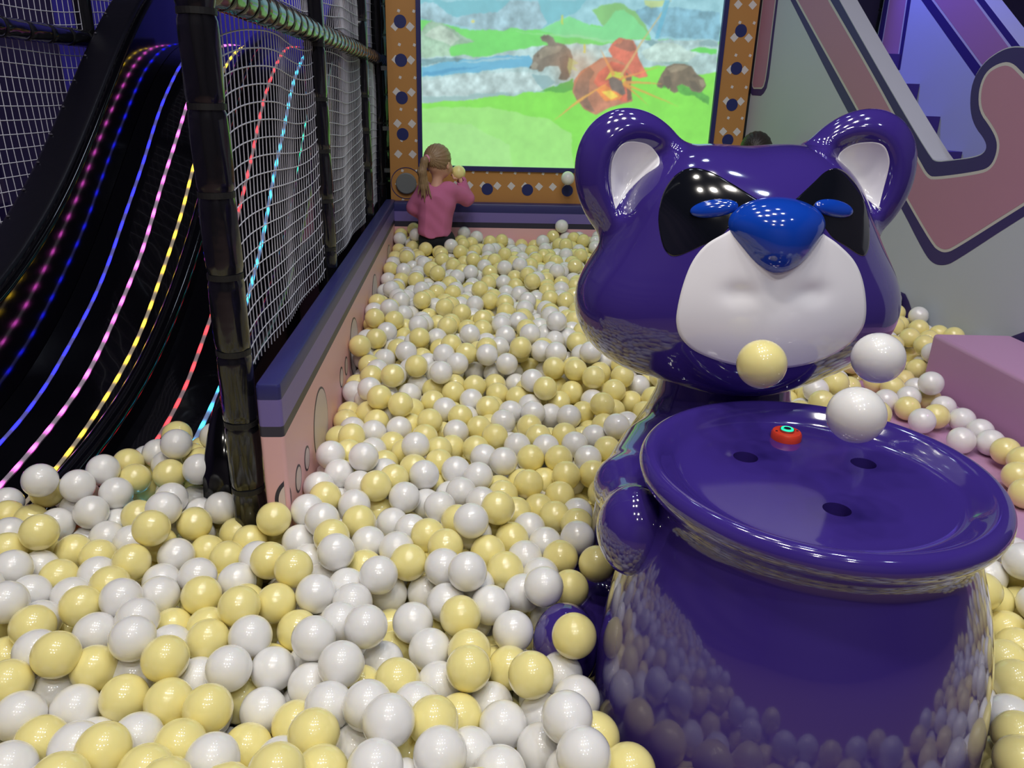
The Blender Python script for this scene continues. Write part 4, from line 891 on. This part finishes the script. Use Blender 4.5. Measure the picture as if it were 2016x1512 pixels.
# drop loose balls that would hide a ball whose place is known, and any that fly above the heap or stick in something
drop = np.zeros(len(A), bool)
for i in range(NPIN):
    hid = (np.hypot(px_ - px_[i], py_ - py_[i]) < 1510 * .04 / dist[i] * .80) & (dist < dist[i]) & ~fixed; drop |= hid
drop |= ~fixed & (A[:, 2] > surf(A[:, 0], A[:, 1]) + .075)
for a in obst: drop |= ~fixed & (A[:, 0] > a[0] - .028) & (A[:, 0] < a[1] + .028) & (A[:, 1] > a[2] - .028) & (A[:, 1] < a[3] + .028) & (A[:, 2] < a[4] + .03)
I_, J_ = pairs(A, 2 * RB); d = np.linalg.norm(A[I_] - A[J_], axis=1)
for i, j, dd in sorted(zip(I_, J_, d), key=lambda t: t[2]):
    if dd < .0655 and not drop[i] and not drop[j]: drop[j if not fixed[j] else i] = True
col = np.array([0 if p[3] == 'W' else 1 for p in pins] + [0] * (len(A) - NPIN)); col[NPIN:] = RNG.rand(len(A) - NPIN) < .5
A, fixed, col, dist, px_, py_ = [q[~drop] for q in (A, fixed, col, dist, px_, py_)]; NP2 = int(fixed.sum()); modes = [p[4] for p in pins]
def uv_ball(seg, ring):
    V = [(0, 0, 1)] + [(math.sin(math.pi * i / ring) * math.cos(2 * math.pi * j / seg), math.sin(math.pi * i / ring) * math.sin(2 * math.pi * j / seg), math.cos(math.pi * i / ring)) for i in range(1, ring) for j in range(seg)] + [(0, 0, -1)]
    F = [(0, 1 + j, 1 + (j + 1) % seg) for j in range(seg)]
    for i in range(ring - 2):
        for j in range(seg): a = 1 + i * seg; F.append((a + j, a + seg + j, a + seg + (j + 1) % seg, a + (j + 1) % seg))
    e_ = 1 + (ring - 2) * seg; F += [(e_ + j, len(V) - 1, e_ + (j + 1) % seg) for j in range(seg)]
    return V, F
V, F = uv_ball(40, 20); bm_ = []
for m_ in (M['wball'], M['yball']):
    me = pydata([(a * RB, b * RB, c * RB) for a, b, c in V], F); me.polygons.foreach_set('use_smooth', [True] * len(me.polygons)); me.materials.append(m_); bm_.append(me)
CN = ['pearl white', 'pale yellow']
def ball(p, c, label, group=None):
    o = bpy.data.objects.new(['white_pit_ball', 'yellow_pit_ball'][c], bm_[c]); COL.objects.link(o); o.location = tuple(map(float, p))
    o.rotation_euler = (random.uniform(0, 6), random.uniform(0, 6), 0); tag(o, label, 'ball', group); return o
def where(p, mode):
    x, y, z = p
    if mode == 'L': return ('lying on the pink ledge close to the foam block' if x > 1.55 else 'on the pink ledge next to the cauldron'), 'on the pink ledge'
    if mode == 'S' or (y > 1.62 and x < -.58):
        if x > -.85: return 'at the slide foot under the cyan light strip', 'under the cyan strip'
        return ('at the slide foot under the red light strip', 'under the red strip') if x > -1.05 else ('at the slide foot under the yellow light strip', 'under the yellow strip')
    if x < -.44 and y > 1.5: return 'beside the foot of the nearest black post', 'by the front post'
    if x > .86 and y < 1.5:
        return ('at the right edge beside the cauldron bottom', 'right of the cauldron bottom') if y < 1.15 else ('at the right edge under the cauldron rim', 'under the cauldron rim')
    if x > 1.0: return ('between the raccoon cheek and the foam block', 'by the foam block') if y < 3.2 else ('against the printed stair wall', 'by the stair wall')
    if y < 1.62:
        if x > .14: return ('touching the cauldron belly low on its left side', 'at the cauldron side') if y < 1.14 else ('beside the purple paw and foot of the raccoon', 'by the raccoon foot')
        row = 0 if y < .95 else 1 if y < 1.12 else 2 if y < 1.32 else 3
        rn = ['in the nearest row', 'in the second row', 'in the third rows back', 'in front of the barrier end'][row]
        cl_ = 0 if x < -.75 else 1 if x < -.5 else 2 if x < -.25 else 3 if x < -.05 else 4
        cn = ['at the far left', 'below the black slide', 'below the front post', 'below the pink barrier side', 'left of the cauldron'][cl_]
        return rn + ' ' + cn, rn + ' ' + cn
    d = ['near the barrier end', 'beside the first net panel', 'beside the second net panel', 'close before the screen'][0 if y < 2.0 else 1 if y < 2.86 else 2 if y < 4.12 else 3]
    c_ = 'against the left barrier' if x < -.24 else 'in the pit middle' if x < .18 else 'near the raccoon body' if x < .6 else 'behind the raccoon head'
    return c_ + ' ' + d, c_ + ' ' + d
infr = (px_ > -30) & (px_ < 2046) & (py_ > -30) & (py_ < 1545)
topish = A[:, 2] > surf(A[:, 0], A[:, 1]) - .075
single = np.arange(len(A)) < NP2
for c in (0, 1):
    k = np.nonzero((col == c) & infr & topish & ~single)[0]; need = 292 - int(((col == c) & single).sum()); k = k[np.argsort(dist[k])][:max(0, need)]; single[k] = True
for i in np.nonzero(single)[0]:
    wh, g = where(A[i], modes[i] if i < NP2 else ''); ball(A[i], int(col[i]), '%s ball %s' % (CN[int(col[i])], wh), '%s balls %s' % (CN[int(col[i])], g))
def ico(level):
    b = bmesh.new(); bmesh.ops.create_icosphere(b, subdivisions=level, radius=RB); b.verts.ensure_lookup_table()
    v = np.array([q.co[:] for q in b.verts]); f = np.array([[q.index for q in p.verts] for p in b.faces]); b.free(); return v, f
I3, I2 = ico(4), ico(2)
for c in (0, 1):
    k = ~single & (col == c) & ((A[:, 2] > .36) | infr & (A[:, 2] > .2)); VV_, FF_ = [], []; n0 = 0
    hi = topish & infr
    for sel, (v, f) in ((k & hi & (dist < 3.2), ico(4)), (k & hi & (dist >= 3.2), ico(3)), (k & ~hi, I2)):
        P_ = A[sel]; VV_.append((P_[:, None] + v[None]).reshape(-1, 3)); FF_.append((f[None] + (np.arange(len(P_)) * len(v))[:, None, None]).reshape(-1, 3) + n0); n0 += len(P_) * len(v)
    me = np_mesh(np.concatenate(VV_), np.concatenate(FF_)); me.polygons.foreach_set('use_smooth', [True] * len(me.polygons))
    o = link(['white_pit_balls', 'yellow_pit_balls'][c], me, [M['wball'], M['yball']][c]); tag(o, ['uncounted pearl white plastic balls filling the rest of the pit', 'uncounted pale yellow plastic balls filling the rest of the pit'][c], 'balls', kind='stuff')
ball((.485, 1.150, 1.045), 1, 'pale yellow ball floating in the air before the raccoon chin')
ball((.652, 1.105, 1.072), 0, 'white ball floating in the air beside the raccoon cheek, higher of two')
ball((.553, .962, 1.036), 0, 'largest white ball floating low in the air over the cauldron')
ball(gb, 1, 'pale yellow ball held up in the hand of the child in pink')
ball((.618, 4.66, .972), 0, 'white ball flying in the air before the orange frame, left of the raccoon ear')
print('balls', len(A), 'single', int(single.sum()))
for m_ in list(bpy.data.meshes):
    if m_.users == 0: bpy.data.meshes.remove(m_)
